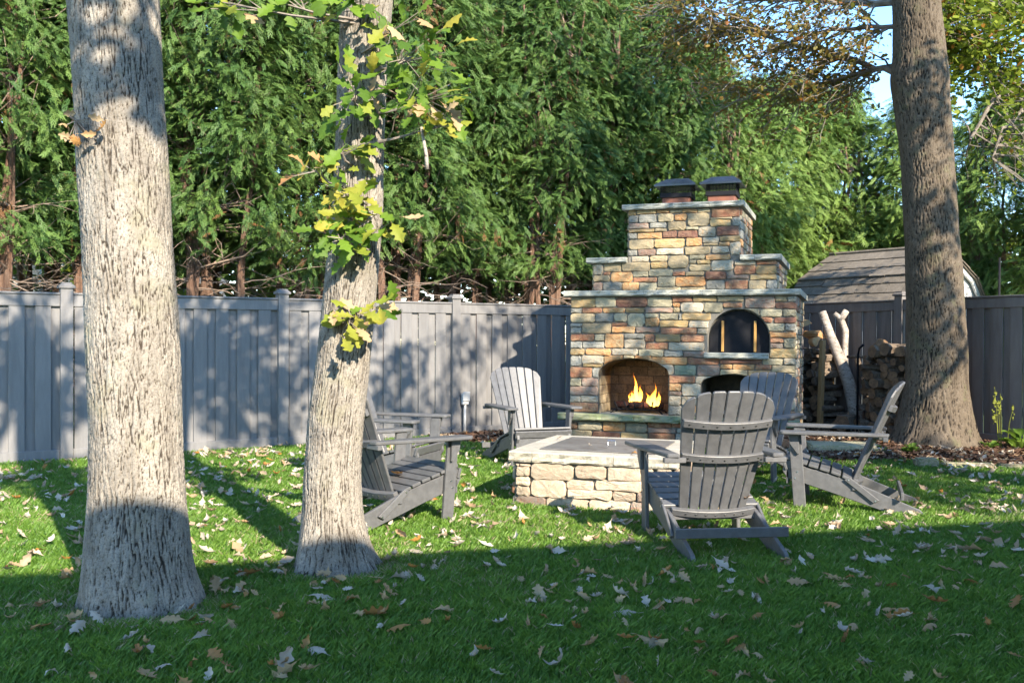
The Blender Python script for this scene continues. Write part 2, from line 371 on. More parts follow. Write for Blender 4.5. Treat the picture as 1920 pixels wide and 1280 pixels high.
PITF="""10,312,35,334,t 40,315,129,335,t 11,238,127,310,t 140,220,480,349,t 494,242,742,348,w 749,244,1007,346,o 1013,312,1103,349,t 11,161,125,233,t 12,82,129,156,w 137,81,420,223,w 425,159,642,229,w 652,164,1021,242,w 1027,227,1124,307,r 1130,313,1244,352,w 1132,238,1243,309,t 431,89,786,159,o 792,90,972,159,o 978,93,1042,162,r 1029,158,1135,222,p 1141,173,1244,233,t 1048,104,1244,158,w 13,12,261,81,p 266,16,606,82,o 610,24,927,92,t 932,23,1045,87,r 1051,34,1247,99,t"""

# ================================================================== SETTING
# ground sheet: fine near the camera, coarse to the horizon
def ground_sheet():
    xs = np.concatenate([np.linspace(-300, -14, 8), np.linspace(-12, 14, 105), np.linspace(16, 300, 8)])
    ys = np.concatenate([np.linspace(-300, -10, 8), np.linspace(-8, 24, 129), np.linspace(27, 300, 8)])
    X, Y = np.meshgrid(xs, ys)
    Z = gz_np(X, Y) - 0.004
    V = np.stack([X, Y, Z], -1).reshape(-1, 3)
    nx, ny = len(xs), len(ys)
    i = np.arange(nx - 1)[None] + np.arange(ny - 1)[:, None] * nx
    F = np.stack([i, i + 1, i + nx + 1, i + nx], -1).reshape(-1, 4)
    mesh_np('lawn', V, F, M['lawnsoil'], smooth=True, kind='structure')
ground_sheet()

# geometry constants of the place
FL0, FLD, FLA = Vector((-2.86, 11.85)), Vector((.8415, .5402)), R(32.7)       # left fence run
FRC, FRD, FRA = Vector((3.74, 16.08)), Vector((.4818, -.8763)), R(-61.2)      # right fence run from the corner
FPA, FPR = Vector((0.762, 12.12)), R(-19.8)                                   # fireplace front-left foot
PITA, PITR = Vector((0.035, 7.545)), R(-18.5)

BEDS = [[(-1.15, 13.1), (-.75, 12.2), (-.1, 11.85), (.9, 11.75), (1.2, 12.6), (3.5, 15.9), (3.0, 15.8)],
        [(3.2, 12.2), (3.2, 11.2), (3.35, 10.75), (3.5, 10.25), (4.0, 10.35), (4.52, 10.3), (5.2, 9.95), (6.2, 9.55), (8.6, 9.0), (8.8, 9.2), (7.4, 9.6), (3.9, 15.7), (3.6, 13.6)]]

def in_poly(x, y, poly):
    c = np.zeros(x.shape, bool); n = len(poly)
    for i in range(n):
        x1, y1 = poly[i]; x2, y2 = poly[i - 1]
        t = ((y1 > y) != (y2 > y)) & (x < (x2 - x1) * (y - y1) / ((y2 - y1) if y2 != y1 else 1e-9) + x1)
        c ^= t
    return c

def mulch_bed(poly, nchips, k):
    ang = [Vector((*p, 0)) for p in poly]
    # sheet
    lo = np.min(poly, 0); hi = np.max(poly, 0)
    xs = np.arange(lo[0], hi[0], .07); ys = np.arange(lo[1], hi[1], .07)
    X, Y = np.meshgrid(xs, ys)
    wob = .06 * np.sin(X * 5.1 + k) + .05 * np.sin(Y * 7.3 + 2 * k)
    cin = in_poly((X[:-1, :-1] + .035 + wob[:-1, :-1]), (Y[:-1, :-1] + .035 + wob[:-1, :-1]), poly)
    Z = gz_np(X, Y) + .012 + .012 * np.sin(X * 9) * np.cos(Y * 8)
    V = np.stack([X, Y, Z], -1).reshape(-1, 3); nx = len(xs)
    ii, jj = np.nonzero(cin); q = ii * nx + jj
    F = np.stack([q, q + 1, q + nx + 1, q + nx], -1)
    mesh_np('mulch_bed', V, F, M['mulchbase'], kind='structure', smooth=True)
    # chips
    px = rng.uniform(lo[0], hi[0], nchips * 3); py = rng.uniform(lo[1], hi[1], nchips * 3)
    ok = in_poly(px + rng.normal(0, .05, px.shape), py + rng.normal(0, .05, px.shape), poly)
    px, py = px[ok][:nchips], py[ok][:nchips]; n = len(px)
    L = rng.uniform(.015, .05, n); W = rng.uniform(.006, .014, n)
    a = rng.uniform(0, 2 * np.pi, n); e = rng.uniform(-.5, .5, n)
    d = np.stack([np.cos(a) * np.cos(e), np.sin(a) * np.cos(e), np.sin(e)], -1)
    s = np.stack([-np.sin(a), np.cos(a), rng.uniform(-.6, .6, n)], -1)
    c = np.stack([px, py, gz_np(px, py) + rng.uniform(.015, .045, n)], -1)
    V = np.stack([c - d * L[:, None] - s * W[:, None], c + d * L[:, None] - s * W[:, None], c + d * L[:, None] + s * W[:, None], c - d * L[:, None] + s * W[:, None]], 1).reshape(-1, 3)
    F = np.arange(4 * n).reshape(n, 4)
    mesh_np('mulch_chips', V, F, M['mulch'], tint=np.repeat(rng.uniform(0, 1, n), 4), kind='stuff',
            label=['loose brown mulch chips along the left fence foot', 'loose brown mulch chips round the right oak and woodpiles'][k], category='mulch')
mulch_bed(BEDS[0], 7000, 0)
mulch_bed(BEDS[1], 22000, 1)

# ------------------------------------------------------------------ fences
PER = .2463
_b = MB().prism([(-.08, .02), (.08, .02), (.08, 1.72), (-.08, 1.72)], lambda a, b, d: (a, d, b), -.034, -.012)
WIDE = {}
NARROW = {}
for k in ('fence', 'fence_brown'):
    WIDE[k] = MB().prism([(-.079, .10), (.079, .10), (.079, 1.715), (-.079, 1.715)], lambda a, b, d: (a, d, b), -.034, -.014).mesh('fence_board', M[k], .004)
    NARROW[k] = MB().prism([(-.056, .10), (.056, .10), (.056, 1.715), (-.056, 1.715)], lambda a, b, d: (a, d, b), -.004, .014).mesh('fence_board', M[k], .003)

def fence(name, label, origin, ang, s0, s1, posts, z, mk):
    f = empty(name, label, 'fence', (origin.x, origin.y, z), ang)
    f['group'] = 'grey board fences round the garden'
    pm = MB().box(-.065, -.07, -.05, .065, .06, 1.90).mesh('post', M[mk], .005)
    cb = MB().box(-.085, -.09, 1.90, .085, .08, 1.925)
    cb.add([(-.085, -.09, 1.925), (.085, -.09, 1.925), (.085, .08, 1.925), (-.085, .08, 1.925), (-.055, -.06, 1.95), (.055, -.06, 1.95), (.055, .05, 1.95), (-.055, .05, 1.95)],
           ((0, 1, 5, 4), (1, 2, 6, 5), (2, 3, 7, 6), (3, 0, 4, 7), (4, 5, 6, 7)))
    cb.box(-.055, -.06, 1.95, .055, .05, 1.965)
    cm = cb.mesh('post_cap', M[mk], .003)
    for p in posts:
        share(pm, 'post', f, (p, 0, 0)); share(cm, 'post_cap', f, (p, 0, 0))
    for a, b in zip(posts[:-1], posts[1:]):
        a += .067; b -= .067
        MB().box(a, -.045, 1.70, b, .03, 1.826).build('top_rail', M[mk], f, .004)
        MB().box(a, -.06, 1.829, b, .045, 1.852).build('cap_rail', M[mk], f, .004)
        MB().box(a, -.045, -.03, b, .03, .125).build('bottom_rail', M[mk], f, .004)
        n = max(1, int((b - a) / PER)); st = (b - a) / n
        for i in range(n):
            share(WIDE[mk], 'fence_board', f, (a + (i + .36) * st, random.uniform(-.002, .002), 0))
            share(NARROW[mk], 'fence_board', f, (a + (i + .86) * st, random.uniform(-.002, .002), 0))
    return f
fl = fence('privacy_fence', 'long grey board fence with capped posts behind the two pale oaks', FL0, FLA, 0, 0,
           [-4.92, -2.46, 0, 2.46, 4.92, 7.84], -.04, 'fence')
fl.rotation_euler.y = -.008
fr = fence('privacy_fence', 'brownish grey board fence behind the woodpiles and the brown oak', FRC, FRA, 0, 0,
           [.11, 1.0, 3.39, 5.83, 8.27, 10.7], .075, 'fence_brown')

# outlet box and conduit on the second fence post from the fireplace
p = FL0 + FLD * 2.56
o = empty('outlet_box', 'small grey weatherproof outlet box with conduit on the fence post', 'outlet', (p.x, p.y, 0), FLA)
MB().box(-.05, -.15, .42, .05, -.09, .58).build('box', M['plastic'], o, .012)
MB().box(-.058, -.165, .47, .058, -.152, .60).build('cover', M['plastic'], o, .01)
MB().tube([(0, -.12, .0), (0, -.12, .418)], .017, 10).build('conduit', M['plastic'], o, smooth=True)

# ------------------------------------------------------------------ shed
def shed():
    W, Ln = 2.68, 2.24
    s = empty('garden_shed', 'white garden shed with brown shingled gambrel roof beyond the fence', 'shed', (6.42, 15.64, 0), math.atan2(1.61, 2.14))
    # local: x along gable (left eave to right eave), y along the ridge away to the left-back
    prof = [(0, 2.06), (.38, 2.50), (W / 2, 3.0), (W - .38, 2.50), (W, 2.06)]
    body = [(.06, 0), (.06, 2.04)] + [(a, b - .05) for a, b in prof[1:4]] + [(W - .06, 2.04), (W - .06, 0)]
    MB().prism(body, lambda a, b, d: (a, d, b), .06, .08).build('gable_wall', M['shedwall'], s)
    MB().prism(body, lambda a, b, d: (a, d, b), Ln - .08, Ln - .06).build('gable_wall', M['shedwall'], s)
    for x in (.06, W - .08): MB().box(x, .082, 0, x + .02, Ln - .082, 2.04).build('side_wall', M['shedwall'], s)
    for i in range(14):
        MB().box(.09, .045, .1 + i * .17, W - .09, .058, .1 + i * .17 + .155).build('gable_board', M['shedwall'], s, .003) if .1 + i * .17 < 1.9 else None
    # gable battens following the roofline
    for a, b in zip(prof[:-1], prof[1:]):
        d = Vector((b[0] - a[0], b[1] - a[1])).normalized(); nrm = Vector((-d.y, d.x))
        q = [Vector(a) - nrm * .10, Vector(b) - nrm * .10, Vector(b) - nrm * .005, Vector(a) - nrm * .005]
        MB().prism([tuple(v) for v in q], lambda a, b, d: (a, d, b), -.02, .02).build('barge_board', M['shedwall'], s, .004)
    # roof: courses of shingle tabs on deck slopes
    for k, (a, b) in enumerate(zip(prof[:-1], prof[1:])):
        A, B = Vector((a[0], 0, a[1])), Vector((b[0], 0, b[1]))
        if k < 2: lo, hi = A, B
        else: lo, hi = B, A
        d = (hi - lo); Ls = d.length; d.normalize(); nrm = Vector((-d.z, 0, d.x)) if k < 2 else Vector((d.z, 0, -d.x))
        if nrm.z < 0: nrm = -nrm
        vs = [lo - d * .05, hi, hi + Vector((0, Ln + .05, 0)), lo - d * .05 + Vector((0, Ln + .05, 0))]
        vs = [v + Vector((0, -.06, 0)) for v in vs]
        MB().add([tuple(v + nrm * .004) for v in vs] + [tuple(v - nrm * .02) for v in vs],
                 ((0, 1, 2, 3), (7, 6, 5, 4), (0, 4, 5, 1), (1, 5, 6, 2), (2, 6, 7, 3), (3, 7, 4, 0))).build('roof_deck', M['shingle'], s)
        nc = 3 if k in (1, 2) else 3
        ex = (Ls + .06) / nc
        nt = 8; wt = (Ln + .14) / nt
        for c in range(nc):
            base = lo - d * .07 + d * (c * ex)
            off = (c % 2) * wt * .5
            for t in range(nt + (1 if off else 0)):
                y0 = -.09 + t * wt - off; y1 = y0 + wt - .006
                y0 = max(y0, -.09); y1 = min(y1, Ln + .05)
                if y1 - y0 < .03: continue
                h = .016 + random.uniform(0, .006)
                j = random.uniform(-.012, .012)
                m_ = MB(); P0 = base + d * j; P1 = base + d * (ex + .03)
                vs = []
                for P_, hh in ((P0, h + .014), (P1, .012)):
                    for y in (y0, y1):
                        vs.append(P_ + nrm * hh + Vector((0, y, 0)))
                for P_, hh in ((P0, .012), (P1, .004)):
                    for y in (y0, y1):
                        vs.append(P_ + nrm * hh + Vector((0, y, 0)))
                m_.add([tuple(v) for v in vs], ((0, 1, 3, 2), (4, 6, 7, 5), (0, 4, 5, 1), (2, 3, 7, 6), (0, 2, 6, 4), (1, 5, 7, 3)))
                m_.build('shingle', M['shingle'], s)
    MB().tube([(W / 2, -.08, 3.03), (W / 2, Ln + .06, 3.03)], .035, 6).build('ridge_cap', M['shingle'], s)
shed()

# ------------------------------------------------------------------ neighbour's house far behind the cedars at left
def far_house():
    h = empty('neighbour_house', 'grey sided house with white window frames glimpsed through the cedars', 'house', (-14.2, 24.5, 0), R(8))
    MB().box(0, 0, 0, 5.6, 7, 5.6).build('wall', M['siding'], h)
    for i in range(36):
        z = .12 + i * .15
        MB().add([(-.01, -.035, z), (5.61, -.035, z), (5.61, -.004, z + .148), (-.01, -.004, z + .148), (-.01, -.002, z), (5.61, -.002, z)],
                 ((0, 1, 2, 3), (0, 4, 5, 1), (0, 3, 4), (1, 5, 2))).build('siding_board', M['siding'], h)
    for x, z in ((1.1, 2.1), (2.5, 2.1), (4.3, 2.2)):
        MB().box(x, -.07, z, x + .8, -.04, z + 1.2).build('window', M['glass'], h)
        fr_ = MB()
        for b in ((x - .09, z - .09, x + .89, z), (x - .09, z + 1.2, x + .89, z + 1.29), (x - .09, z, x, z + 1.2), (x + .8, z, x + .89, z + 1.2), (x, z + .58, x + .8, z + .63)):
            fr_.box(b[0], -.09, b[1], b[2], -.045, b[3])
        fr_.build('window_frame', M['whitetrim'], h)
    MB().prism([(-.4, 5.6), (6.0, 5.6), (2.8, 7.6)], lambda a, b, d: (a, d, b), -.4, 7.4).build('roof', M['shingle'], h)
far_house()

# ------------------------------------------------------------------ own house behind the camera: its eave draws the shade line on the lawn
def own_house():
    a = math.atan(.29)
    h = empty('own_house', 'low grey house behind the photographer whose eave shades the near lawn', 'house', (.73, -.93, 0), a)
    MB().box(-1.2, -8.0, 0, 9.2, -.75, 3.6).build('wall', M['siding'], h)
    prof = [(0, 4.0), (0, 3.86), (-.74, 3.62), (-8.1, 3.62), (-8.6, 3.86), (-8.6, 4.0), (-4.3, 4.9)]
    MB().prism(prof, lambda a_, b_, d: (d, a_, b_), -1.9, 9.8).build('roof', M['shingle'], h)
    for x in (-.6, 2.2, 5.0, 7.2):
        MB().box(x, -.745, .9, x + 1.4, -.73, 2.4).build('window', M['glass'], h)
own_house()

# ------------------------------------------------------------------ bark trunks
def cellmap(u, v, Nu, seed):
    """distance between the two nearest cell seeds (plates of bark); u wraps at Nu"""
    r = np.random.default_rng(seed)
    Nv = int(v.max()) + 4
    jx = r.uniform(.12, .88, (Nu, Nv)); jy = r.uniform(.1, .9, (Nu, Nv))
    iu = np.floor(u).astype(int); iv = np.floor(v).astype(int)
    f1 = np.full(u.shape, 9.); f2 = np.full(u.shape, 9.)
    for a in (-1, 0, 1):
        for b in (-1, 0, 1):
            cu, cv = iu + a, iv + b
            k1, k2 = cu % Nu, cv % Nv
            d = np.hypot(cu + jx[k1, k2] - u, (cv + jy[k1, k2] - v) * 1.0)
            m = d < f1
            f2 = np.where(m, f1, np.minimum(f2, d)); f1 = np.where(m, d, f1)
    return f2 - f1

def trunk(prof, yc, seed, cellw, cellh, amp, mat, parent, flare=.26, na=230, dz=.011, lobes=7):
    prof = np.array(prof)
    z0, z1 = prof[0, 0] - .05, prof[-1, 0]
    nz = int((z1 - z0) / dz)
    z = np.linspace(z0, z1, nz)
    k = np.ones(9) / 9
    def sm(c):
        q = np.interp(z, prof[:, 0], c); q = np.concatenate([np.full(20, q[0]), q, np.full(20, q[-1])])
        for _ in range(3): q = np.convolve(q, k, 'same')
        return q[20:-20]
    cx, rr = sm(prof[:, 1]), sm(prof[:, 2])
    t = np.arange(na) / na * 2 * np.pi
    T, Z = np.meshgrid(t, z)
    RR = rr[:, None] * np.ones_like(T); CX = cx[:, None]
    rs = np.random.default_rng(seed)
    ph = rs.uniform(0, 6.28, 12)
    low = np.exp(-np.clip(Z - z0 - .03, 0, 9) / .13)
    RR = RR * (1 + .018 * np.sin(2 * T + ph[0]) + .018 * np.sin(3 * T + ph[1] + Z * .8) + .012 * np.sin(Z * 3.1 + ph[2] + T) + .01 * np.sin(Z * 7 + ph[8] + 2 * T))
    RR = RR * (1 + flare * low * (np.sin(lobes * T + ph[3]) * .5 + .35 * np.sin((lobes - 3) * T + ph[4])))
    rm = np.interp(1.2, prof[:, 0], prof[:, 2])
    Nu = max(8, int(2 * np.pi * rm / cellw))
    wob = .30 * np.sin(Z * 6 + ph[5] + 2 * T) + .20 * np.sin(Z * 17 + 3 * T + ph[6]) + .10 * np.sin(Z * 37 + 9 * T) + .06 * np.sin(Z * 71 + 17 * T)
    e1 = cellmap(T / (2 * np.pi) * Nu + wob + 50, (Z - z0) / cellh + .8 * np.sin(11 * T + ph[7]) + .5 * np.sin(23 * T) + 3, Nu, seed)
    Nu2 = int(Nu * 1.9)
    e2 = cellmap(T / (2 * np.pi) * Nu2 + 1.2 * wob + 50, (Z - z0) / (cellh * .45) + .7 * np.sin(19 * T) + 3, Nu2, seed + 5)
    def crackdist(e):
        ge = np.gradient(e, z[1] - z[0], axis=0); gs = (np.roll(e, -1, 1) - np.roll(e, 1, 1)) / (4 * np.pi / na * rm)
        return e / (np.sqrt(ge ** 2 + gs ** 2) + 6.0)
    d1, d2 = crackdist(e1), crackdist(e2)
    wv = 1 + .5 * np.sin(5 * T + Z * 4 + ph[9]) * np.sin(3 * T - Z * 7 + ph[10])
    c1, c2 = cellw * .105 * wv, cellw * .07 * wv
    plate = np.clip(d1 / (c1 * 2.2), 0, 1) ** .6
    plate2 = np.clip(d2 / (c2 * 2.2), 0, 1) ** .6
    fine = rs.normal(0, 1, T.shape) * .0009
    RR = RR + amp * (plate - .7) + amp * .4 * (plate2 - .6) + fine
    fur = np.clip(1.25 - d1 / c1, 0, 1) * .9 + np.clip(1.1 - d2 / c2, 0, 1) * .22
    X = CX + RR * np.cos(T); Y = yc + RR * np.sin(T)
    V = np.stack([X, Y, Z], -1).reshape(-1, 3)
    i = (np.arange(nz - 1)[:, None] * na + np.arange(na)[None]); j = (np.arange(nz - 1)[:, None] * na + (np.arange(na)[None] + 1) % na)
    F = np.stack([i, j, j + na, i + na], -1).reshape(-1, 4)
    return mesh_np('trunk', V, F, mat, parent, tint=fur.ravel(), attr='furrow', smooth=True)

def leafcloud(name, centers, rad, n, size, mat, parent=None, seed=0, flat=.6, droop=.0, **props):
    """n small folded leaves scattered in ellipsoidal clumps"""
    r = np.random.default_rng(seed)
    centers = np.asarray(centers, float); k = r.integers(0, len(centers), n)
    d = r.normal(0, 1, (n, 3)); d /= np.linalg.norm(d, axis=1)[:, None]
    p = centers[k] + d * (r.uniform(0, 1, n) ** .45)[:, None] * np.asarray(rad)
    L = size * r.uniform(.6, 1.25, n)
    a = r.uniform(0, 2 * np.pi, n); e = r.normal(-droop, .5, n)
    f = np.stack([np.cos(a) * np.cos(e), np.sin(a) * np.cos(e), np.sin(e)], -1)
    up = np.stack([r.normal(0, flat, n), r.normal(0, flat, n), np.ones(n)], -1)
    s = np.cross(f, up); s /= np.linalg.norm(s, axis=1)[:, None]; u = np.cross(s, f)
    L = L[:, None]
    b0 = p - f * L * .5; tip = p + f * L * .5
    q = [b0, p - f * L * .12 + s * L * .30 + u * L * .08, p + f * L * .08 + s * L * .2 + u * L * .05, p + f * L * .26 + s * L * .28 + u * L * .06, tip,
         p + f * L * .24 - s * L * .27 + u * L * .06, p + f * L * .06 - s * L * .19 + u * L * .05, p - f * L * .14 - s * L * .3 + u * L * .08]
    V = np.stack(q, 1).reshape(-1, 3)
    b = (np.arange(n) * 8)[:, None]
    F = np.concatenate([b + np.array([0, 1, 2, 6]), b + np.array([2, 3, 4, 5]), b + np.array([0, 6, 7, 7])[[0, 1, 2, 2]]], 0) if False else \
        np.concatenate([b + np.array(t_) for t_ in ((0, 1, 2), (0, 2, 6), (0, 6, 7), (2, 3, 4), (2, 4, 6), (4, 5, 6))], 0)
    ct = np.clip(r.uniform(0, 1, len(centers))[k] * .5 + r.uniform(0, 1, n) * .5 * .93, 0, .94)
    ct[r.uniform(0, 1, n) < .06] = 1.0
    return mesh_np(name, V, F, mat, parent, tint=np.repeat(ct, 8), **props)

def limb(mb, p, d, length, r0, r, segs=6, bend=.25, grav=0.0):
    pts = [Vector(p)]; d = Vector(d).normalized()
    for i in range(segs):
        d = (d + Vector((r.uniform(-bend, bend), r.uniform(-bend, bend), r.uniform(-bend, bend) - grav))).normalized()
        pts.append(pts[-1] + d * length / segs)
    mb.tube(pts, [r0 * (1 - .75 * i / segs) for i in range(segs + 1)], 5 if r0 < .03 else 7, cap=False)
    return pts, d

T1 = [(-0.08, -1.778, 0.306), (0.04, -1.788, 0.282), (0.19, -1.809, 0.252), (0.48, -1.818, 0.237), (0.87, -1.826, 0.226), (1.39, -1.846, 0.225), (1.91, -1.878, 0.219), (2.42, -1.916, 0.218), (2.94, -1.953, 0.222), (3.6, -2.0, .225), (4.95, -2.05, .22)]
T2 = [(-0.04, -0.977, 0.265), (0.07, -0.993, 0.222), (0.14, -1.003, 0.199), (0.31, -1.014, 0.178), (0.53, -1.018, 0.167), (0.85, -1.001, 0.162), (1.18, -0.963, 0.156), (1.53, -0.931, 0.155), (1.72, -0.913, 0.153), (2.05, -0.885, 0.146), (2.53, -0.873, 0.141), (2.88, -0.866, 0.142), (3.24, -0.843, 0.15), (3.8, -.8, .16), (4.95, -.72, .16)]
T3 = [(0.05, 5.18, 0.60), (0.14, 5.182, 0.52), (0.44, 5.19, 0.43), (0.83, 5.192, 0.384), (1.35, 5.181, 0.366), (2.26, 5.143, 0.34), (3.07, 5.077, 0.323), (3.81, 5.028, 0.325), (4.28, 4.974, 0.345), (4.54, 4.952, 0.365), (4.8, 4.947, 0.322), (5.52, 4.898, 0.29), (6.4, 4.85, .27)]

T1 = [(z, c, r * (.91 if z > .35 else .96)) for z, c, r in T1]
T2 = [(z, c, r * (.95 if z > .2 else .99)) for z, c, r in T2]
T3 = [(z, c, r * (.93 if z > .5 else .98)) for z, c, r in T3]

def oak(name, label, trunkargs, yc, top, crown_centers, crown_rad, n, lsize, seed, bark, leafm, group='oaks on the lawn'):
    cx, cz, r0 = top
    t = empty(name, label, 'tree', (0, 0, 0)); t['group'] = group
    if trunkargs: trunk(*trunkargs, bark, t, na=330, dz=.008)
    rr = random.Random(seed)
    mb = MB()
    st = Vector((cx, yc, cz))
    for c in crown_centers:
        c = Vector(c); d = c - st
        pts, dd = limb(mb, st, d, d.length, r0 * rr.uniform(.16, .26), rr, 8, .12)
        for q in pts[3:]:
            limb(mb, q, (rr.uniform(-1, 1), rr.uniform(-1, 1), rr.uniform(-.1, .8)), 1.0, .02, rr, 4, .3)
    mb.build('branches', bark if False else M['oaktwig'], t)
    leafcloud('crown', crown_centers, crown_rad, n, lsize, leafm, t, seed)
    return t
rr = random.Random(11)
def scat(c, rad, n, seed, zmin=None):
    q = random.Random(seed); out = []
    while len(out) < n:
        v = Vector((q.uniform(-1, 1), q.uniform(-1, 1), q.uniform(-1, 1)))
        if v.length > 1: continue
        p = (c[0] + v.x * rad[0], c[1] + v.y * rad[1], c[2] + v.z * rad[2])
        if p[2] - .75 < 1.5 + .40 * max(0, p[1] + .6): continue
        out.append(p)
    return out

# left oak
oak1 = oak('oak_tree', 'thick pale furrowed oak trunk nearest the camera at the left', (T1, 4.62, 3, .032, .20, .0125), 4.62, (-2.05, 4.9, .22),
    scat((-.4, 2.6, 6.2), (2.6, 2.0, 1.1), 14, 21) + [(.35, .35, 5.25), (.9, .1, 5.5), (-.1, .9, 5.3), (.6, .8, 5.6), (0, 0, 5.7), (-.3, .2, 5.4)], (.36, .36, .26), 2300, .15, 5, M['bark1'], M['oakleaf'])
# second oak
oak2 = oak('oak_tree', 'slimmer leaning pale oak trunk with green leaf sprouts', (T2, 5.42, 9, .027, .30, .011), 5.42, (-.72, 4.9, .15),
    scat((.6, 4.6, 6.6), (3.0, 1.8, 1.3), 26, 22), (.38, .38, .30), 3200, .15, 6, M['bark1'], M['oakleaf'])
# brown oak at right; its own crown is above the picture, lower boughs are built below
oak3 = oak('oak_tree', 'big brown oak trunk with a knot by the right fence', None, 11.6, (4.85, 6.3, .27),
    scat((5.4, 11.6, 8.2), (3.2, 2.8, 1.2), 14, 23), (.7, .7, .5), 2000, .13, 7, M['bark3'], M['oakleaf'])
trunk(T3, 11.6, 31, .048, .36, .022, M['bark3'], oak3, .22, 250, .014, 8)
knot = MB()
# oaks outside the picture at right whose shade falls on the fireplace
oak4 = oak('oak_tree', 'oak standing right of the picture beside the lawn', None, 4.9, (7.0, 3.5, .3),
    scat((6.3, 5.0, 6.6), (3.6, 2.7, 1.5), 30, 24), (.5, .5, .38), 3600, .15, 8, M['bark3'], M['oakleaf'])
MB().tube([(7.0, 4.9, -.1), (7.0, 4.9, .3), (7.05, 4.9, 1.8), (7.0, 4.9, 3.6)], [.5, .36, .31, .28], 20, False).build('trunk', M['logbark'], oak4, smooth=True)
oak5 = oak('oak_tree', 'oak at the corner of the house, right of the picture', None, 1.6, (9.3, 3.5, .3),
    scat((8.6, .6, 6.4), (2.4, 1.8, 1.1), 12, 25), (.6, .6, .42), 1900, .15, 9, M['bark3'], M['oakleaf'])
MB().tube([(9.3, 1.6, -.1), (9.3, 1.6, .3), (9.3, 1.6, 1.8), (9.3, 1.6, 3.6)], [.5, .36, .31, .28], 20, False).build('trunk', M['logbark'], oak5, smooth=True)

# lower boughs of the brown oak, seen against the sky
def boughs():
    mb = MB(); cs = []; q = random.Random(77)
    limbs = [([(4.95, 11.7, 5.5), (4.2, 12.3, 5.72), (3.4, 12.9, 5.95), (2.5, 13.5, 6.3)], .05),
             ([(4.9, 11.75, 4.6), (4.5, 12.3, 4.95), (3.95, 12.9, 5.35), (3.1, 13.4, 5.75), (2.5, 13.8, 6.0)], .045),
             ([(4.95, 11.75, 4.85), (4.6, 12.6, 4.9), (4.1, 13.4, 4.9), (3.5, 14.2, 5.1)], .035),
             ([(4.95, 11.7, 5.2), (4.5, 12.0, 5.35), (3.7, 12.6, 5.4), (2.9, 13.2, 5.7)], .035),
             ([(5.0, 11.7, 5.2), (5.6, 12.3, 5.35), (6.3, 12.8, 5.15), (7.1, 13.3, 4.95)], .075),
             ([(5.0, 11.7, 5.5), (5.6, 12.3, 5.9), (6.4, 12.8, 6.1), (7.2, 13.2, 6.1)], .06),
             ([(7.8, 13.4, 5.2), (7.0, 13.2, 4.9), (6.5, 13.0, 4.6), (6.2, 12.9, 4.1)], .05),
             ([(7.8, 13.4, 5.0), (7.1, 13.2, 4.6), (6.7, 13.0, 4.25), (6.5, 12.9, 3.85)], .04)]
    tips = []
    for li, (pts, r0) in enumerate(limbs):
        P = [Vector(p) for p in pts]; full = []
        for a, b in zip(P[:-1], P[1:]):
            for k in range(4): full.append(a.lerp(b, k / 4) + Vector((q.uniform(-.03, .03), 0, q.uniform(-.04, .04))))
        full.append(P[-1])
        mb.tube(full, [r0 * (1 - .7 * i / len(full)) for i in range(len(full))], 7, False)
        dirx = -1 if li < 4 else 1
        for i in range(2, len(full)):
            for _ in range(3 if li < 6 else 2):
                d = Vector((dirx * q.uniform(.1, 1.1), q.uniform(-.5, .9), q.uniform(-.55, .3)))
                s_, dd = limb(mb, full[i], d, q.uniform(.5, 1.15), .014, q, 5, .22, .05)
                for w in s_[1:]:
                    e_, _d = limb(mb, w, (dirx * q.uniform(-.2, 1), q.uniform(-1, 1), q.uniform(-.9, .5)), q.uniform(.2, .45), .006, q, 3, .3, .05)
                    if li < 6: tips += [(e_[1], li), (e_[2], li), (e_[3], li), (w, li)]
                    elif q.random() < .35: tips.append((e_[3], li))
    mb.build('boughs', M['oaktwig'], oak3)
    a = [t for t, li in tips if li < 4 and t.z < 6.9]; b = [t for t, li in tips if li >= 4]
    leafcloud('bough_leaves', a, (.13, .13, .11), 5600, .078, M['oakleaf_brown'], oak3, 31, .9, kind='stuff')
    leafcloud('bough_leaves', b, (.20, .20, .18), 8500, .09, M['oakleaf'], oak3, 32, .9, kind='stuff')
boughs()

# ------------------------------------------------------------------ cedar hedge
def spray_template(seed):
    """flat fern-like fan of scale leaves, length 1 along y"""
    r = random.Random(seed); V = []; F = []
    def tri(a, b, w, z=0.0):
        d = (Vector(b) - Vector(a)); n = Vector((-d.y, d.x, 0)).normalized() * w
        i = len(V); V.extend([Vector(a) - n, Vector(a) + n, Vector(b)]); F.append((i, i + 1, i + 2))
    tri((0, 0, 0), (0, 1, 0), .022)
    for k in range(6):
        y = .10 + k * .14
        for s in (-1, 1):
            L = (.34 - .20 * abs(y - .35)) * r.uniform(.7, 1.2); an = R(r.uniform(22, 40))
            p0 = Vector((0, y + (.05 if s > 0 else 0), 0)); p1 = p0 + Vector((s * math.sin(an), math.cos(an), 0)) * L
            tri(p0, p1, .024)
            for h, tt in ((.32, 1), (.6, -1)):
                m_ = p0.lerp(p1, h); a2 = an + tt * R(30)
                tri(m_, m_ + Vector((s * math.sin(a2), math.cos(a2), 0)) * L * .45, .024)
    V = np.array([(v.x, v.y, 0) for v in V]); V[:, 2] = -.28 * V[:, 1] ** 2 - .25 * V[:, 0] ** 2 + np.array([r.uniform(-.02, .02) for _ in V])
    return V, np.array(F)
SPR = [spray_template(i) for i in range(4)]

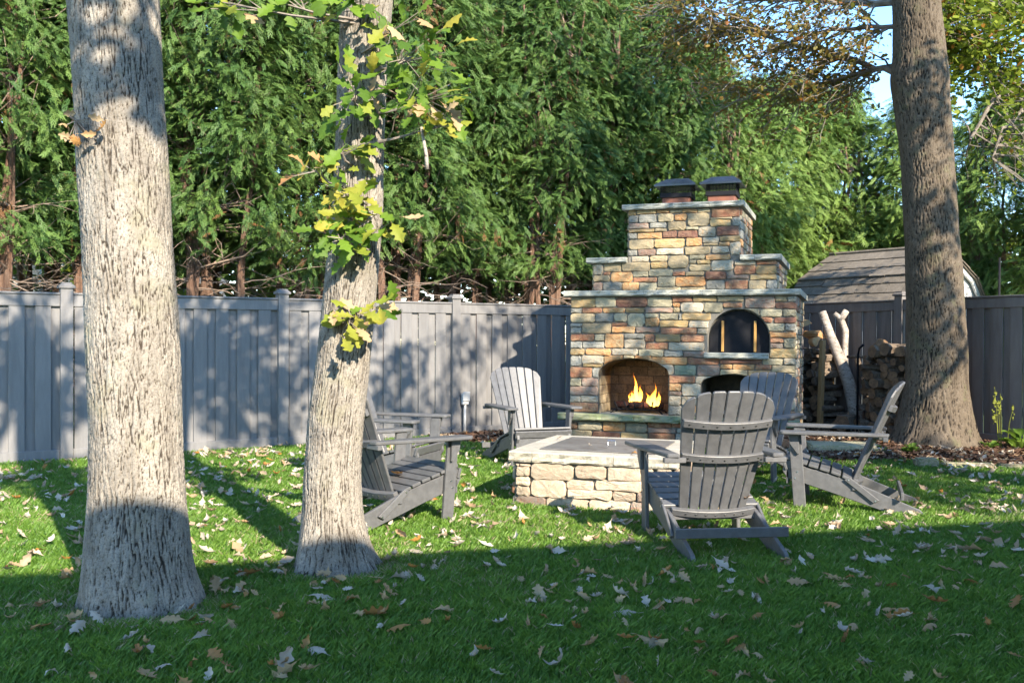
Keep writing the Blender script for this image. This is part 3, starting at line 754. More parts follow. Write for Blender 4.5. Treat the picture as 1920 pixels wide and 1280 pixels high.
def cedar_meshes(seed, H, zb, Rb, ntips, per, mat, dens=1.0):
    r = np.random.default_rng(seed); q = random.Random(seed)
    u = r.uniform(0, 1, ntips) ** .95
    z = zb + (H - zb) * u
    ang = r.uniform(0, 2 * np.pi, ntips)
    ph = r.uniform(0, 6.28, 6)
    lump = 1 + .16 * np.sin(3 * ang + 1.7 * z + ph[0]) + .14 * np.sin(2 * ang - 2.6 * z + ph[1]) + .10 * np.sin(5 * ang + 4.1 * z + ph[2])
    env = Rb * (1 - u ** 2.2) ** .75 * np.clip(.72 + .6 * u, 0, 1) * lump
    rad = env * (.62 + .38 * r.uniform(0, 1, ntips) ** .5)
    tips = np.stack([rad * np.cos(ang), rad * np.sin(ang), z], -1)
    Vs, Fs, Ts = [], [], []; off = 0
    size_c = r.uniform(.8, 1.25, ntips)
    n = per * ntips
    k = np.repeat(np.arange(ntips), per)
    out = np.stack([np.cos(ang), np.sin(ang), np.zeros(ntips)], -1)[k]
    pos = tips[k] + r.normal(0, 1, (n, 3)) * np.array([.15, .15, .12]) * size_c[k][:, None] - out * (r.uniform(0, .35, n) ** 1.0)[:, None]
    d = out * 1.0 + r.normal(0, .65, (n, 3)); d[:, 2] = r.uniform(-1.25, .3, n)
    d /= np.linalg.norm(d, axis=1)[:, None]
    up = np.stack([r.normal(0, .7, n), r.normal(0, .7, n), np.ones(n)], -1)
    s = np.cross(d, up); s /= np.linalg.norm(s, axis=1)[:, None]; w = np.cross(s, d)
    w = np.where(w[:, 2:3] < 0, -w, w)
    L = r.uniform(.13, .28, n)
    tint = np.clip(r.uniform(0, 1, ntips)[k] * .55 + r.uniform(0, .4, n), 0, .94)
    dead = r.uniform(0, 1, ntips) < .05
    tint[dead[k] & (r.uniform(0, 1, n) < .22)] = 1.0
    which = r.integers(0, 4, n)
    for j in range(4):
        sel = np.nonzero(which == j)[0]; TV, TF = SPR[j]
        P = pos[sel][:, None] + (s[sel][:, None] * TV[None, :, 0:1] + d[sel][:, None] * TV[None, :, 1:2] + w[sel][:, None] * TV[None, :, 2:3]) * L[sel][:, None, None]
        m_ = len(TV)
        Fs.append((TF[None] + (np.arange(len(sel)) * m_)[:, None, None]).reshape(-1, 3) + off); off += m_ * len(sel)
        Vs.append(P.reshape(-1, 3)); Ts.append(np.repeat(tint[sel], m_))
    V, F, T = np.concatenate(Vs), np.concatenate(Fs), np.concatenate(Ts)
    crown = mesh_np('crown', V, F, mat, tint=T); cm = crown.data; bpy.data.objects.remove(crown)
    # stems and branches
    tb = MB(); stems = []
    for i in range(q.choice((5, 6))):
        a = q.uniform(0, 6.28); b0 = Vector((.22 * math.cos(a), .22 * math.sin(a), -.1)); lean = Vector((math.cos(a), math.sin(a), 0)) * q.uniform(.2, .6)
        pts = [b0 + lean * (t ** 1.3) + Vector((q.uniform(-.05, .05), q.uniform(-.05, .05), (H - 1.2) * t)) for t in [j / 9 for j in range(10)]]
        tb.tube(pts, [(.07 - .055 * j / 9) * q.uniform(.85, 1.1) for j in range(10)], 7, False); stems.append(pts)
    tm = tb.mesh('trunk', M['cedarwood'])
    bb = MB()
    for i in range(0, ntips, 2):
        st = stems[i % len(stems)]; tz = z[i] - q.uniform(.0, .5)
        j = min(8, max(1, int((tz + .1) / (H - 1.2) * 9))); p0 = st[j]; p1 = Vector(tips[i])
        mid = p0.lerp(p1, .5) + Vector((q.uniform(-.1, .1), q.uniform(-.1, .1), -.12))
        bb.tube([p0, mid, p1], [.014, .009, .004], 3, False)
    for i in range(70):     # dead lower twigs
        st = stems[q.randrange(len(stems))]; zz = q.uniform(1.2, zb + .9)
        j = min(8, max(1, int((zz + .1) / (H - 1.2) * 9)))
        p0 = st[j].lerp(st[j - 1], q.random())
        a = q.uniform(0, 6.28)
        pts, dd = limb(bb, p0, (math.cos(a), math.sin(a), q.uniform(-.25, .45)), q.uniform(.6, 1.3), .011, q, 5, .25)
        for w_ in pts[2:]:
            limb(bb, w_, (math.cos(a + q.uniform(-1, 1)), math.sin(a + q.uniform(-1, 1)), q.uniform(-.4, .4)), q.uniform(.2, .5), .005, q, 3, .3)
    bmesh_ = bb.mesh('branches', M['twig'])
    return cm, tm, bmesh_

CED = [cedar_meshes(100, 8.2, 2.55, 1.38, 340, 34, M['cedar']),
       cedar_meshes(101, 8.0, 2.35, 1.40, 340, 34, M['cedar']),
       ]
CEDL = [cedar_meshes(110, 6.3, 1.0, 1.55, 340, 34, M['cedar_light'])]

def cedar(ms, x, y, rz, sc, label, grp):
    t = empty('cedar_tree', label, 'tree', (x, y, 0), rz, grp); t.scale = (sc, sc, sc)
    cm, tm, bm_ = ms
    share(tm, 'trunk', t); share(bm_, 'branches', t); share(cm, 'crown', t)
    return t
nL = Vector((-.5402, .8415)); nR = Vector((.8763, .4818))
GH = 'cedars in the tall hedge behind the long fence'
spots = [(-5.9, 'leftmost cedar of the tall hedge, partly outside the picture'),
         (-4.5, 'dark cedar left of the nearest pale oak trunk'),
         (-3.1, 'dark cedar hidden mostly behind the nearest pale oak trunk'),
         (-1.7, 'dark cedar just right of the nearest pale oak trunk'),
         (-.35, 'dark cedar above the fence post left of the slimmer oak'),
         (1.0, 'dark cedar directly behind the leafy slimmer oak trunk'),
         (2.35, 'dark cedar just right of the leafy slimmer oak, above the outlet post'),
         (3.7, 'dark cedar between the slimmer oak and the fireplace'),
         (5.05, 'dark cedar left of the stone chimney'),
         (6.4, 'tall dark cedar directly behind the left side of the stone chimney'),
         (7.75, 'tall cedar behind the stone chimney, above its caps')]
for i, (s_, lab) in enumerate(spots):
    p = FL0 + FLD * s_ + nL * (1.75 + (.45 if i % 2 else 0))
    cedar(CED[i % 2], p.x, p.y, 1.3 + i * 2.1, 1.0 + .05 * math.sin(i * 2.3), lab, GH)
for i, (s_, lab) in enumerate(((-5.2, 'cedar of the second row behind the leftmost cedars'), (-2.4, 'cedar of the second row glimpsed right of the nearest oak trunk'), (.3, 'cedar of the second row glimpsed left of the slimmer oak'),
                               (3.0, 'cedar of the second row glimpsed right of the slimmer oak'), (5.7, 'cedar of the second row glimpsed left of the chimney'), (8.6, 'cedar of the second row above the chimney caps'))):
    p = FL0 + FLD * s_ + nL * 4.1
    cedar(CED[(i + 1) % 2], p.x, p.y, .4 + i * 1.7, 1.08, lab, GH)
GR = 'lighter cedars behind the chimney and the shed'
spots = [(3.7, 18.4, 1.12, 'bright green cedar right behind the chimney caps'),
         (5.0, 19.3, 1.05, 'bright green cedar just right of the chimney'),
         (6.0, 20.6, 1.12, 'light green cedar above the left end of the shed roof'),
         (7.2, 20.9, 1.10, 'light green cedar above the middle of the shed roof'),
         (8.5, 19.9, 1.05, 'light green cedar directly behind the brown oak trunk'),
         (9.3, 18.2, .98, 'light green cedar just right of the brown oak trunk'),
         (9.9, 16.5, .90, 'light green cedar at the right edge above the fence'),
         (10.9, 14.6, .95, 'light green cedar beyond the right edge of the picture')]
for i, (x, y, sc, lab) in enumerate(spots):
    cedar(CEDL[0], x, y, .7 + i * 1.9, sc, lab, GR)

# far trees glimpsed through the hedge
q = random.Random(5)
cs = [(x + q.uniform(-.8, .8), 23 + q.uniform(-1.5, 1.5) + max(0, x) * .25, q.uniform(.5, 4.8)) for x in np.arange(-11.5, 22, .7) for _ in range(4)]
leafcloud('distant_woods', cs, (1.2, 1.0, .8), 26000, .34, M['bgleaf'], None, 41, kind='stuff', label='yellow green woods far behind the hedge', category='woods')

# thin pole behind the right fence
MB().tube([(8.0, 15.6, 0), (8.0, 15.6, 2.75)], .018, 8).build('garden_pole', M['black_metal'], None, smooth=True, label='thin black pole behind the right fence', category='pole')

# ------------------------------------------------------------------ grass
def grass():
    bands = [(3.2, 5.0, 16000), (5.0, 7.0, 10500), (7.0, 9.5, 6000), (9.5, 12.5, 3400), (12.5, 14.6, 2000)]
    P = []; Wd = []
    for y0, y1, dens in bands:
        xr = .56 * y1 + .7
        n = int((y1 - y0) * 2 * xr * dens)
        x = rng.uniform(-xr, xr, n); y = rng.uniform(y0, y1, n)
        keep = np.abs(x) < .56 * y + .7
        keep &= (x * -.5402 + y * .8415) < (FL0.x * -.5402 + FL0.y * .8415 - .06)
        keep &= (x * .8763 + y * .4818) < (FRC.x * .8763 + FRC.y * .4818 - .06)
        for b in BEDS: keep &= ~(in_poly(x, y, b) & (rng.uniform(0, 1, n) > .012))
        for (A, rz, w, d) in ((PITA, PITR, 1.25, 1.32), (FPA, FPR, 2.735, 1.6)):
            lx = (x - A.x) * math.cos(rz) + (y - A.y) * math.sin(rz); ly = -(x - A.x) * math.sin(rz) + (y - A.y) * math.cos(rz)
            keep &= ~((lx > .0) & (lx < w) & (ly > .0) & (ly < d))
        for tx, ty, tr in ((-1.78, 4.62, .27), (-.98, 5.42, .22), (5.18, 11.6, .5)):
            keep &= np.hypot(x - tx, y - ty) > tr
        x, y = x[keep], y[keep]
        P.append(np.stack([x, y], -1)); Wd.append(np.full(len(x), .0016 + .00028 * y0))
    P = np.concatenate(P); W = np.concatenate(Wd); n = len(P)
    x, y = P[:, 0], P[:, 1]
    patch = .5 + .5 * np.sin(x * 1.7 + 1.3 * np.sin(y * 1.1)) * np.sin(y * 2.1 + 1.7 * np.sin(x * .9))
    fine = .5 + .5 * np.sin(x * 9.3 + 2 * np.sin(y * 7)) * np.sin(y * 11.1 + 2 * np.sin(x * 8))
    near_bed = 0
    H = rng.uniform(.026, .060, n) * (.72 + .4 * fine + .15 * patch)
    for tx, ty, tr in ((-1.78, 4.62, .30), (-.98, 5.42, .25)):
        dd = np.hypot(x - tx, y - ty); H *= np.where(dd < tr + .15, .6 + .4 * np.clip((dd - tr) / .15, 0, 1), 1)
    a = rng.uniform(0, 2 * np.pi, n); lean = rng.uniform(.15, 1.0, n) * H
    dx, dy = np.cos(a), np.sin(a)
    b = a + rng.uniform(.8, 2.3, n); sx, sy = np.cos(b), np.sin(b)
    z0 = gz_np(x, y) - .005
    def pt(h, l, w):
        return np.stack([x + dx * lean * l + sx * W * w, y + dy * lean * l + sy * W * w, z0 + H * h], -1)
    V = np.stack([pt(0, 0, -1), pt(0, 0, 1), pt(.6, .4, 1.0), pt(.95, 1.0, 0)], 1).reshape(-1, 3)
    k = (np.arange(n) * 4)[:, None]
    F = np.concatenate([k + np.array(t) for t in ((0, 1, 2), (0, 2, 3))], 0)
    t = np.clip(rng.uniform(0, 1, n) * .55 + patch * .2 + fine * .18, 0, .94)
    pr = .035 + .10 * (patch > .8)
    for tx, ty, tr in ((-1.78, 4.62, .30), (-.98, 5.42, .25)): pr = pr + .35 * np.clip(1 - (np.hypot(x - tx, y - ty) - tr) / .22, 0, 1)
    t[rng.uniform(0, 1, n) < pr] = 1
    mesh_np('grass', V, F, M['grass'], tint=np.repeat(t, 4), kind='stuff', label='short green lawn grass with longer tufts', category='grass')
    print('grass blades', n)
grass()

# ================================================================== FIREPLACE
FW = 2.735
OPEN = {'fire': (.362, 1.248, .40, .915, 1.10), 'oven': (1.713, 2.447, 1.19, 1.35, 1.718), 'store': (1.645, 2.40, .40, .80, .925)}

def pushout(a, b, m=.006):
    for x0, x1, zb, sp, ap in OPEN.values():
        x0 -= m; x1 += m; ap += m
        cx, A, B = (x0 + x1) / 2, (x1 - x0) / 2, ap - sp
        if b <= sp:
            if zb - .02 < b and x0 < a < x1: a = x0 if a < cx else x1
        else:
            r = math.hypot((a - cx) / A, (b - sp) / B)
            if r < 1:
                r = max(r, .05); a = cx + (a - cx) / r; b = sp + (b - sp) / r
    return a, b

def stone_poly(a0, b0, a1, b1, q, jit=.005, push=True):
    w, h = a1 - a0, b1 - b0
    c = min(w, h) * q.uniform(.10, .22)
    nl = 4 if w > .16 else (3 if w > .08 else 2); ns = 2 if h > .05 else 1
    P = []
    def side(p, r_, n):
        for i in range(n + 1): P.append((p[0] + (r_[0] - p[0]) * i / n, p[1] + (r_[1] - p[1]) * i / n))
    side((a0 + c, b0), (a1 - c, b0), nl); side((a1, b0 + c), (a1, b1 - c), ns)
    side((a1 - c, b1), (a0 + c, b1), nl); side((a0, b1 - c), (a0, b0 + c), ns)
    j = jit * min(1, min(w, h) / .06)
    P = [(x + q.uniform(-j, j), y + q.uniform(-j, j)) for x, y in P]
    if push: P = [pushout(x, y) for x, y in P]
    return P

def stone(P, fn, mat, parent, q, proud=.022, name='stone', flat=False):
    n = len(P); cx = sum(p[0] for p in P) / n; cy = sum(p[1] for p in P) / n
    C0 = Vector(fn(cx, cy, 0))
    V = []; inset = .008
    tiltx, tilty = q.uniform(-.05, .05), q.uniform(-.05, .05)
    def ring(s_ins, s_rel, d, nz):
        for x, y in P:
            dx, dy = x - cx, y - cy; L = math.hypot(dx, dy) + 1e-6
            k = s_rel * max(.2, 1 - s_ins / L)
            xx, yy = cx + dx * k, cy + dy * k
            V.append(Vector(fn(xx, yy, d + q.uniform(-nz, nz) + tiltx * dx * (d > 0) + tilty * dy * (d > 0))) - C0)
    ring(0, 1, -.004, 0); ring(0, 1, proud * .55, .002); ring(inset, 1, proud, .002); ring(inset, .55, proud + .003, .004)
    V.append(Vector(fn(cx, cy, proud + .004)) - C0)
    F = []
    for l in range(3):
        for i in range(n):
            F.append((l * n + i, l * n + (i + 1) % n, (l + 1) * n + (i + 1) % n, (l + 1) * n + i))
    for i in range(n): F.append((3 * n + i, 3 * n + (i + 1) % n, 4 * n))
    o = MB().add(V, F).build(name, mat, parent)
    o.location = C0
    return o

def fill(a0, a1, b0, b1, q, pal='ttggyrmowwppb'):
    out = []; b = b0
    while b < b1 - .03:
        h = q.uniform(.055, .12)
        if b1 - (b + h) < .05: h = b1 - b
        a = a0
        while a < a1 - .02:
            w = q.uniform(.09, .32)
            if a1 - (a + w) < .08: w = a1 - a
            if h > .1 and q.random() < .3 and w < .22:
                hh = h * q.uniform(.4, .6)
                out += [(a, b, a + w - .009, b + hh - .009, q.choice(pal)), (a, b + hh, a + w - .009, b + h - .009, q.choice(pal))]
            else: out.append((a, b, a + w - .009, b + h - .009, q.choice(pal)))
            a += w
        b += h
    return out

def parse(t): return [(*(float(v) / 1000 for v in s.split(',')[:4]), s.split(',')[4]) for s in t.split()]

def rough_slab(a0, a1, y0, y1, z0, z1, mat, parent, name='capstone', seed=0, amp=.006):
    q = random.Random(seed)
    nx = max(2, int((a1 - a0) / .05)); V = []; F = []
    rows = []
    for i in range(nx + 1):
        x = a0 + (a1 - a0) * i / nx
        j = lambda s=1: q.uniform(-amp, amp) * s
        prof = [(y0 + .012 + j(), z0), (y0 + j(), z0 + .015), (y0 + .003 + j(1.3), (z0 + z1) / 2), (y0 + j(), z1 - .010), (y0 + .012 + j(.5), z1), (y1 - .012, z1), (y1 + j(), z1 - .012), (y1 + j(), z0 + .012), (y1 - .01, z0)]
        rows.append([(x + (j(.6) if 0 < i < nx else 0), *p) for p in prof])
    k = 9
    for r_ in rows: V += r_
    for i in range(nx):
        for m_ in range(k): F.append((i * k + m_, i * k + (m_ + 1) % k, (i + 1) * k + (m_ + 1) % k, (i + 1) * k + m_))
    F += [tuple(range(k)), tuple(range(nx * k, nx * k + k))[::-1]]
    return MB().add(V, F).build(name, mat, parent)

def arch_pts(o, n=18):
    x0, x1, zb, sp, ap = o
    cx, A, B = (x0 + x1) / 2, (x1 - x0) / 2, ap - sp
    return [(x0, zb), (x1, zb)] + [(cx + A * math.cos(math.pi * i / n), sp + B * math.sin(math.pi * i / n)) for i in range(n + 1)]

def fireplace():
    f = empty('fireplace', 'tiered fieldstone outdoor fireplace with arched firebox and black oven door', 'fireplace', (FPA.x, FPA.y, 0), FPR)
    outer = [(0, -.05), (FW, -.05), (FW, 1.885), (2.518, 1.885), (2.518, 2.30), (2.085, 2.30), (2.085, 2.95), (.727, 2.95), (.727, 2.30), (.279, 2.30), (.279, 1.885), (0, 1.885)]
    holes = [arch_pts(o) for o in OPEN.values()]
    polys = [[Vector((a, b, 0)) for a, b in P] for P in [outer] + holes]
    flat = [v for P in polys for v in P]
    tris = tessellate_polygon(polys)
    MB().add([(v.x, 0, v.y) for v in flat], tris).build('mortar_face', M['mortar'], f)
    bd = MB()
    for x0, x1, z0, z1, d in ((0, FW, -.05, 1.885, 1.6), (.279, 2.518, 1.885, 2.30, 1.5), (.727, 2.085, 2.30, 2.95, 1.32)):
        bd.add([(x0, 0, z0), (x1, 0, z0), (x1, d, z0), (x0, d, z0), (x0, 0, z1), (x1, 0, z1), (x1, d, z1), (x0, d, z1)],
               ((0, 4, 7, 3), (1, 2, 6, 5), (3, 7, 6, 2), (4, 5, 6, 7)))
    bd.build('mortar_body', M['mortar'], f)
    # recess linings
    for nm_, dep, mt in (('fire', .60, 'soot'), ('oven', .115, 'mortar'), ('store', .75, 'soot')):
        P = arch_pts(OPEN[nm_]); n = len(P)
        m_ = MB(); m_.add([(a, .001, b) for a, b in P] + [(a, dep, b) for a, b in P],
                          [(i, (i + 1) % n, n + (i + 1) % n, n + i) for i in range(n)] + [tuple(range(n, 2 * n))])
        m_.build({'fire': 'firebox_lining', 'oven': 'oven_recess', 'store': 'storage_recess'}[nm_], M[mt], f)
    # fire bricks
    q = random.Random(3); x0, x1, zb, sp, ap = OPEN['fire']
    def brick(X0, Y0, Z0, X1, Y1, Z1): MB().box(X0, Y0, Z0, X1, Y1, Z1).build('firebrick', M['firebrick'], f, .004)
    row = 0; z = zb + .004
    while z < ap - .06:
        zt = min(z + .118, ap - .03)
        cx, A, B = (x0 + x1) / 2, (x1 - x0) / 2, ap - sp
        lim = A if zt <= sp else A * math.sqrt(max(0, 1 - ((zt - sp) / B) ** 2))
        a = cx - lim + .004; off = (row % 2) * .115
        e = cx + lim - .004; xs = [a]
        t = a + .23 - off
        while t < e - .05: xs.append(t); t += .23
        xs.append(e)
        for p0, p1 in zip(xs[:-1], xs[1:]):
            MB().box(p0 + .003, .588, z, p1 - .003, .602, zt - .006).build('firebrick', M['sooty_brick'], f, .004)
        if zt <= sp + .02:
            ys = [.035, .035 + .23 - off * .9, .035 + .46 - off * .9, .585]
            for p0, p1 in zip(ys[:-1], ys[1:]):
                if p1 - p0 < .03: continue
                brick(x0 - .004, p0, z, x0 + .010, p1 - .006, zt - .006)
                brick(x1 - .010, p0, z, x1 + .004, p1 - .006, zt - .006)
        z = zt; row += 1
    # front stones
    q = random.Random(4)
    for (a0, b0, a1, b1, c) in parse(FRONT):
        if a1 > 2.72: a1 = 2.748
        if a0 < .01: a0 = -.012
        if b0 < .29 and b1 > .29 and b0 > .1: b1 = min(b1, .312)
        stone(stone_poly(a0 - .001, b0 - .001, a1 + .001, b1 + .001, q), lambda a, b, d: (a, -d, b), M['stone_' + c], f, q, q.uniform(.016, .03))
    # side stones
    for (d, z0, z1, xl, xr) in ((1.6, -.03, 1.875, 0, FW), (1.5, 1.955, 2.285, .279, 2.518), (1.32, 2.37, 2.945, .727, 2.085)):
        for (a0, b0, a1, b1, c) in fill(.012, d, z0, z1, q, 'ttgwwopprb'):
            stone(stone_poly(a0, b0, a1, b1, q, push=False), lambda a, b, dd: (xr + dd, a, b), M['stone_' + c], f, q, q.uniform(.014, .026))
    for (d, z0, z1, xl) in ((1.6, -.03, 1.875, 0), (1.5, 1.955, 2.285, .279), (1.32, 2.37, 2.945, .727)):
        m_ = MB()
        for (a0, b0, a1, b1, c) in fill(.012, d, z0, z1, q):
            P = stone_poly(a0, b0, a1, b1, q, push=False); n = len(P)
            cx = sum(p[0] for p in P) / n; cy = sum(p[1] for p in P) / n
            m_.add([(xl + .003, a, b) for a, b in P] + [(xl - .018, cx + (a - cx) * .95, cy + (b - cy) * .93) for a, b in P],
                   [(i, (i + 1) % n, n + (i + 1) % n, n + i) for i in range(n)] + [tuple(range(n, 2 * n))])
        m_.build('side_stones', M['stone_t'], f, kind='stuff')
    # arch ring edges round the oven recess
    # slabs
    s_ = 50
    for a0, a1 in ((-.09, .935), (.939, 1.83), (1.834, 2.80)):
        s_ += 1; rough_slab(a0, a1, -.085, 1.69, 1.879, 1.948, M['slab'], f, seed=s_)
    for a0, a1 in ((.20, .47), (.474, .715), (2.10, 2.27), (2.274, 2.575)):
        s_ += 1; rough_slab(a0, a1, -.075, 1.58, 2.294, 2.362, M['slab'], f, seed=s_)
    for a0, a1 in ((.655, .93), (.934, 1.73), (1.734, 2.14)):
        s_ += 1; rough_slab(a0, a1, -.075, 1.40, 2.948, 3.014, M['slab'], f, seed=s_)
    for a0, a1 in ((-.147, .835), (.839, 1.55), (1.554, 2.15), (2.154, 2.80)):
        s_ += 1; rough_slab(a0, a1, -.11, .015, .318, .402, M['hearth'], f, 'hearth_slab', s_, .009)
    MB().box(.364, .016, .385, 1.246, .585, .404).build('firebox_floor', M['slab'], f)
    rough_slab(1.684, 2.440, -.075, .10, 1.118, 1.188, M['slab'], f, 'oven_sill', 70, .005)
    # oven door
    P = arch_pts((1.73, 2.432, 1.19, 1.35, 1.70), 24)
    d = MB().prism(P, lambda a, b, dd: (a, dd, b), .085, .105).build('oven_door', M['black_metal'], f, .003)
    for x in (1.888, 2.272):
        MB().prism([(x - .016, 1.20), (x + .014, 1.20), (x + .016, 1.575), (x - .014, 1.575)], lambda a, b, dd: (a, dd, b), .045, .083).build('handle', M['handle'], d, .004)
    # flues and hoods
    for x0, x1 in ((1.085, 1.435), (1.655, 1.995)):
        y0, y1 = .28, .62; cx, cy = (x0 + x1) / 2, (y0 + y1) / 2; hw = (x1 - x0) / 2
        fl_ = MB().box(x0, y0, 3.012, x1, y1, 3.16).build('flue', M['terracotta'], f, .015)
        MB().box(x0 - .02, y0 - .02, 3.13, x1 + .02, y1 + .02, 3.188).build('collar', M['black_metal'], fl_, .004)
        sc = MB(); n = 9
        for i in range(n + 1):
            t = -hw - .012 + (2 * hw + .024) * i / n
            for yy in (y0 - .012, y1 + .012): sc.box(cx + t - .002, yy - .002, 3.188, cx + t + .002, yy + .002, 3.275)
            for xx in (x0 - .012, x1 + .012): sc.box(xx - .002, cy + t * .97 - .002, 3.188, xx + .002, cy + t * .97 + .002, 3.275)
        for i in range(1, 4):
            z = 3.188 + .085 * i / 4
            sc.box(x0 - .013, y0 - .0135, z, x1 + .013, y0 - .0105, z + .003); sc.box(x0 - .013, y1 + .0105, z, x1 + .013, y1 + .0135, z + .003)
            sc.box(x0 - .0135, y0 - .012, z, x0 - .0105, y1 + .012, z + .003); sc.box(x1 + .0105, y0 - .012, z, x1 + .0135, y1 + .012, z + .003)
        sc.build('mesh_screen', M['black_metal'], fl_)
        ox, oy = hw + .085, .25
        h = MB(); lo = [(cx - ox, cy - oy, 3.268), (cx + ox, cy - oy, 3.268), (cx + ox, cy + oy, 3.268), (cx - ox, cy + oy, 3.268)]
        l2 = [(a, b, 3.290) for a, b, c in lo]
        tp = [(cx - ox + .12, cy - .06, 3.385), (cx + ox - .12, cy - .06, 3.385), (cx + ox - .12, cy + .06, 3.385), (cx - ox + .12, cy + .06, 3.385)]
        h.add(lo + l2 + tp, [(0, 3, 2, 1)] + [(i, (i + 1) % 4, 4 + (i + 1) % 4, 4 + i) for i in range(4)] + [(4 + i, 4 + (i + 1) % 4, 8 + (i + 1) % 4, 8 + i) for i in range(4)] + [(8, 9, 10, 11)])
        h.build('hood', M['hood'], fl_)
    return f
fireplace()

def in_fp(x, y, z=0.0):
    c, s = math.cos(FPR), math.sin(FPR)
    return (FPA.x + x * c - y * s, FPA.y + x * s + y * c, z)

# grate, burning logs, flames
g = empty('fire_grate', 'black iron fire grate with upright prongs inside the firebox', 'grate', in_fp(.81, .30, .404), FPR)
for x in (-.27, .27):
    MB().tube([(x * 1.25, -.14, 0), (x, -.12, .05), (x, .12, .05), (x * 1.25, .14, 0)], .009, 6).build('leg', M['black_metal'], g)
for i, x in enumerate((-.25, -.13, -.02, .09, .20, .29)):
    MB().tube([(x, .13, .06), (x, -.14, .06), (x + .005, -.17, .09), (x + .012 * (i - 2.5), -.18, .155)], .009, 6).build('bar', M['black_metal'], g)
MB().tube([(-.34, -.11, .05), (.36, -.11, .05)], .010, 6).build('cross_bar', M['black_metal'], g)
M['char'] = solid('charred_log', (.03, .022, .018), (.12, .035, .02), (.30, .05, .02), rough=.95, bs=1, bd=.01)
for i, (x, y, z, ll) in enumerate(((-.06, .0, .105, .46), (.12, .06, .10, .38), (.05, -.05, .10, .3))):
    o = MB().tube([(-ll / 2, 0, 0), (-ll / 6, .01, .006), (ll / 6, -.01, 0), (ll / 2, .012, .004)], [.038, .043, .04, .034], 9).build('burning_log', M['char'], None, smooth=True)
    o.location = in_fp(.81 + x, .30 + y, .404 + z); o.rotation_euler = (0, 0, FPR + (.15, -.2, .4)[i])
    o['label'] = ('charred log lying across the back of the fire grate', 'short charred log at the right of the grate under the flames', 'charred log at the front of the grate')[i]
    o['category'] = 'log'; o['group'] = 'logs burning on the grate'

def flamemat():
    m, nt, N, L, out = nmat('flame')
    tc = N.new('ShaderNodeTexCoord'); sp = N.new('ShaderNodeSeparateXYZ'); L.new(tc.outputs['Generated'], sp.inputs[0])
    col = mixc(nt, ramp(nt, sp.outputs[2], .15, .85), (1.0, .62, .12), (1.0, .25, .02))
    e = N.new('ShaderNodeEmission'); L.new(col, e.inputs[0])
    e.inputs[1].default_value = 1.3
    lw = N.new('ShaderNodeLayerWeight'); lw.inputs[0].default_value = .35
    nz = tex(nt, coords(nt, (1, 1, .3)), 45, 4)
    core = mth(nt, 'SUBTRACT', 1.0, lw.outputs['Facing'])
    fac = mth(nt, 'MULTIPLY', mth(nt, 'POWER', core, 1.4), mth(nt, 'SUBTRACT', 1.25, mth(nt, 'MULTIPLY', sp.outputs[2], .75)))
    fac = ramp(nt, mth(nt, 'MULTIPLY', fac, mth(nt, 'ADD', .1, mth(nt, 'MULTIPLY', nz, 1.6))), .18, 1.05)
    tr = N.new('ShaderNodeBsdfTransparent'); ms = N.new('ShaderNodeMixShader')
    L.new(fac, ms.inputs[0]); L.new(tr.outputs[0], ms.inputs[1]); L.new(e.outputs[0], ms.inputs[2]); L.new(ms.outputs[0], out.inputs[0])
    return m
M['flame'] = flamemat()
fe = empty('fire', 'bright yellow flames rising from the logs in the firebox', 'fire', in_fp(.81, .27, .50), FPR)
FLM = random.Random(12)
for k, (x, y, z, h, w, lean) in enumerate([(FLM.uniform(-.12, .06), FLM.uniform(-.03, .07), .04, FLM.uniform(.07, .17), .016, FLM.uniform(-.02, .03)) for _ in range(7)] + [(FLM.uniform(.11, .26), FLM.uniform(-.03, .07), 0, FLM.uniform(.09, .22), .018, FLM.uniform(-.02, .03)) for _ in range(8)] + [(-.015, .0, .06, .36, .036, -.02), (.01, .02, .05, .22, .05, .01), (-.085, .0, .07, .12, .035, .01), (-.05, .03, .05, .10, .05, 0), (.17, -.02, .0, .22, .045, .015), (.20, .0, -.01, .30, .040, .01), (.15, .02, .0, .17, .05, -.02), (.235, .02, 0, .2, .045, .02), (-.10, .07, .03, .20, .06, .05)]):
    pts = []; rad = []
    for i in range(13):
        t = i / 12
        pts.append((x + lean * t * 2 + .012 * math.sin(t * 9 + k) * t, y + .008 * math.cos(t * 7 + k), z + h * t))
        rad.append(max(.0008, w * (math.sin(math.pi * min(1, t * 1.0 + .12)) ** .8) * (1 - t) ** .75 + .0008))
    MB().tube(pts, rad, 10).build('flame', M['flame'], fe, smooth=True)

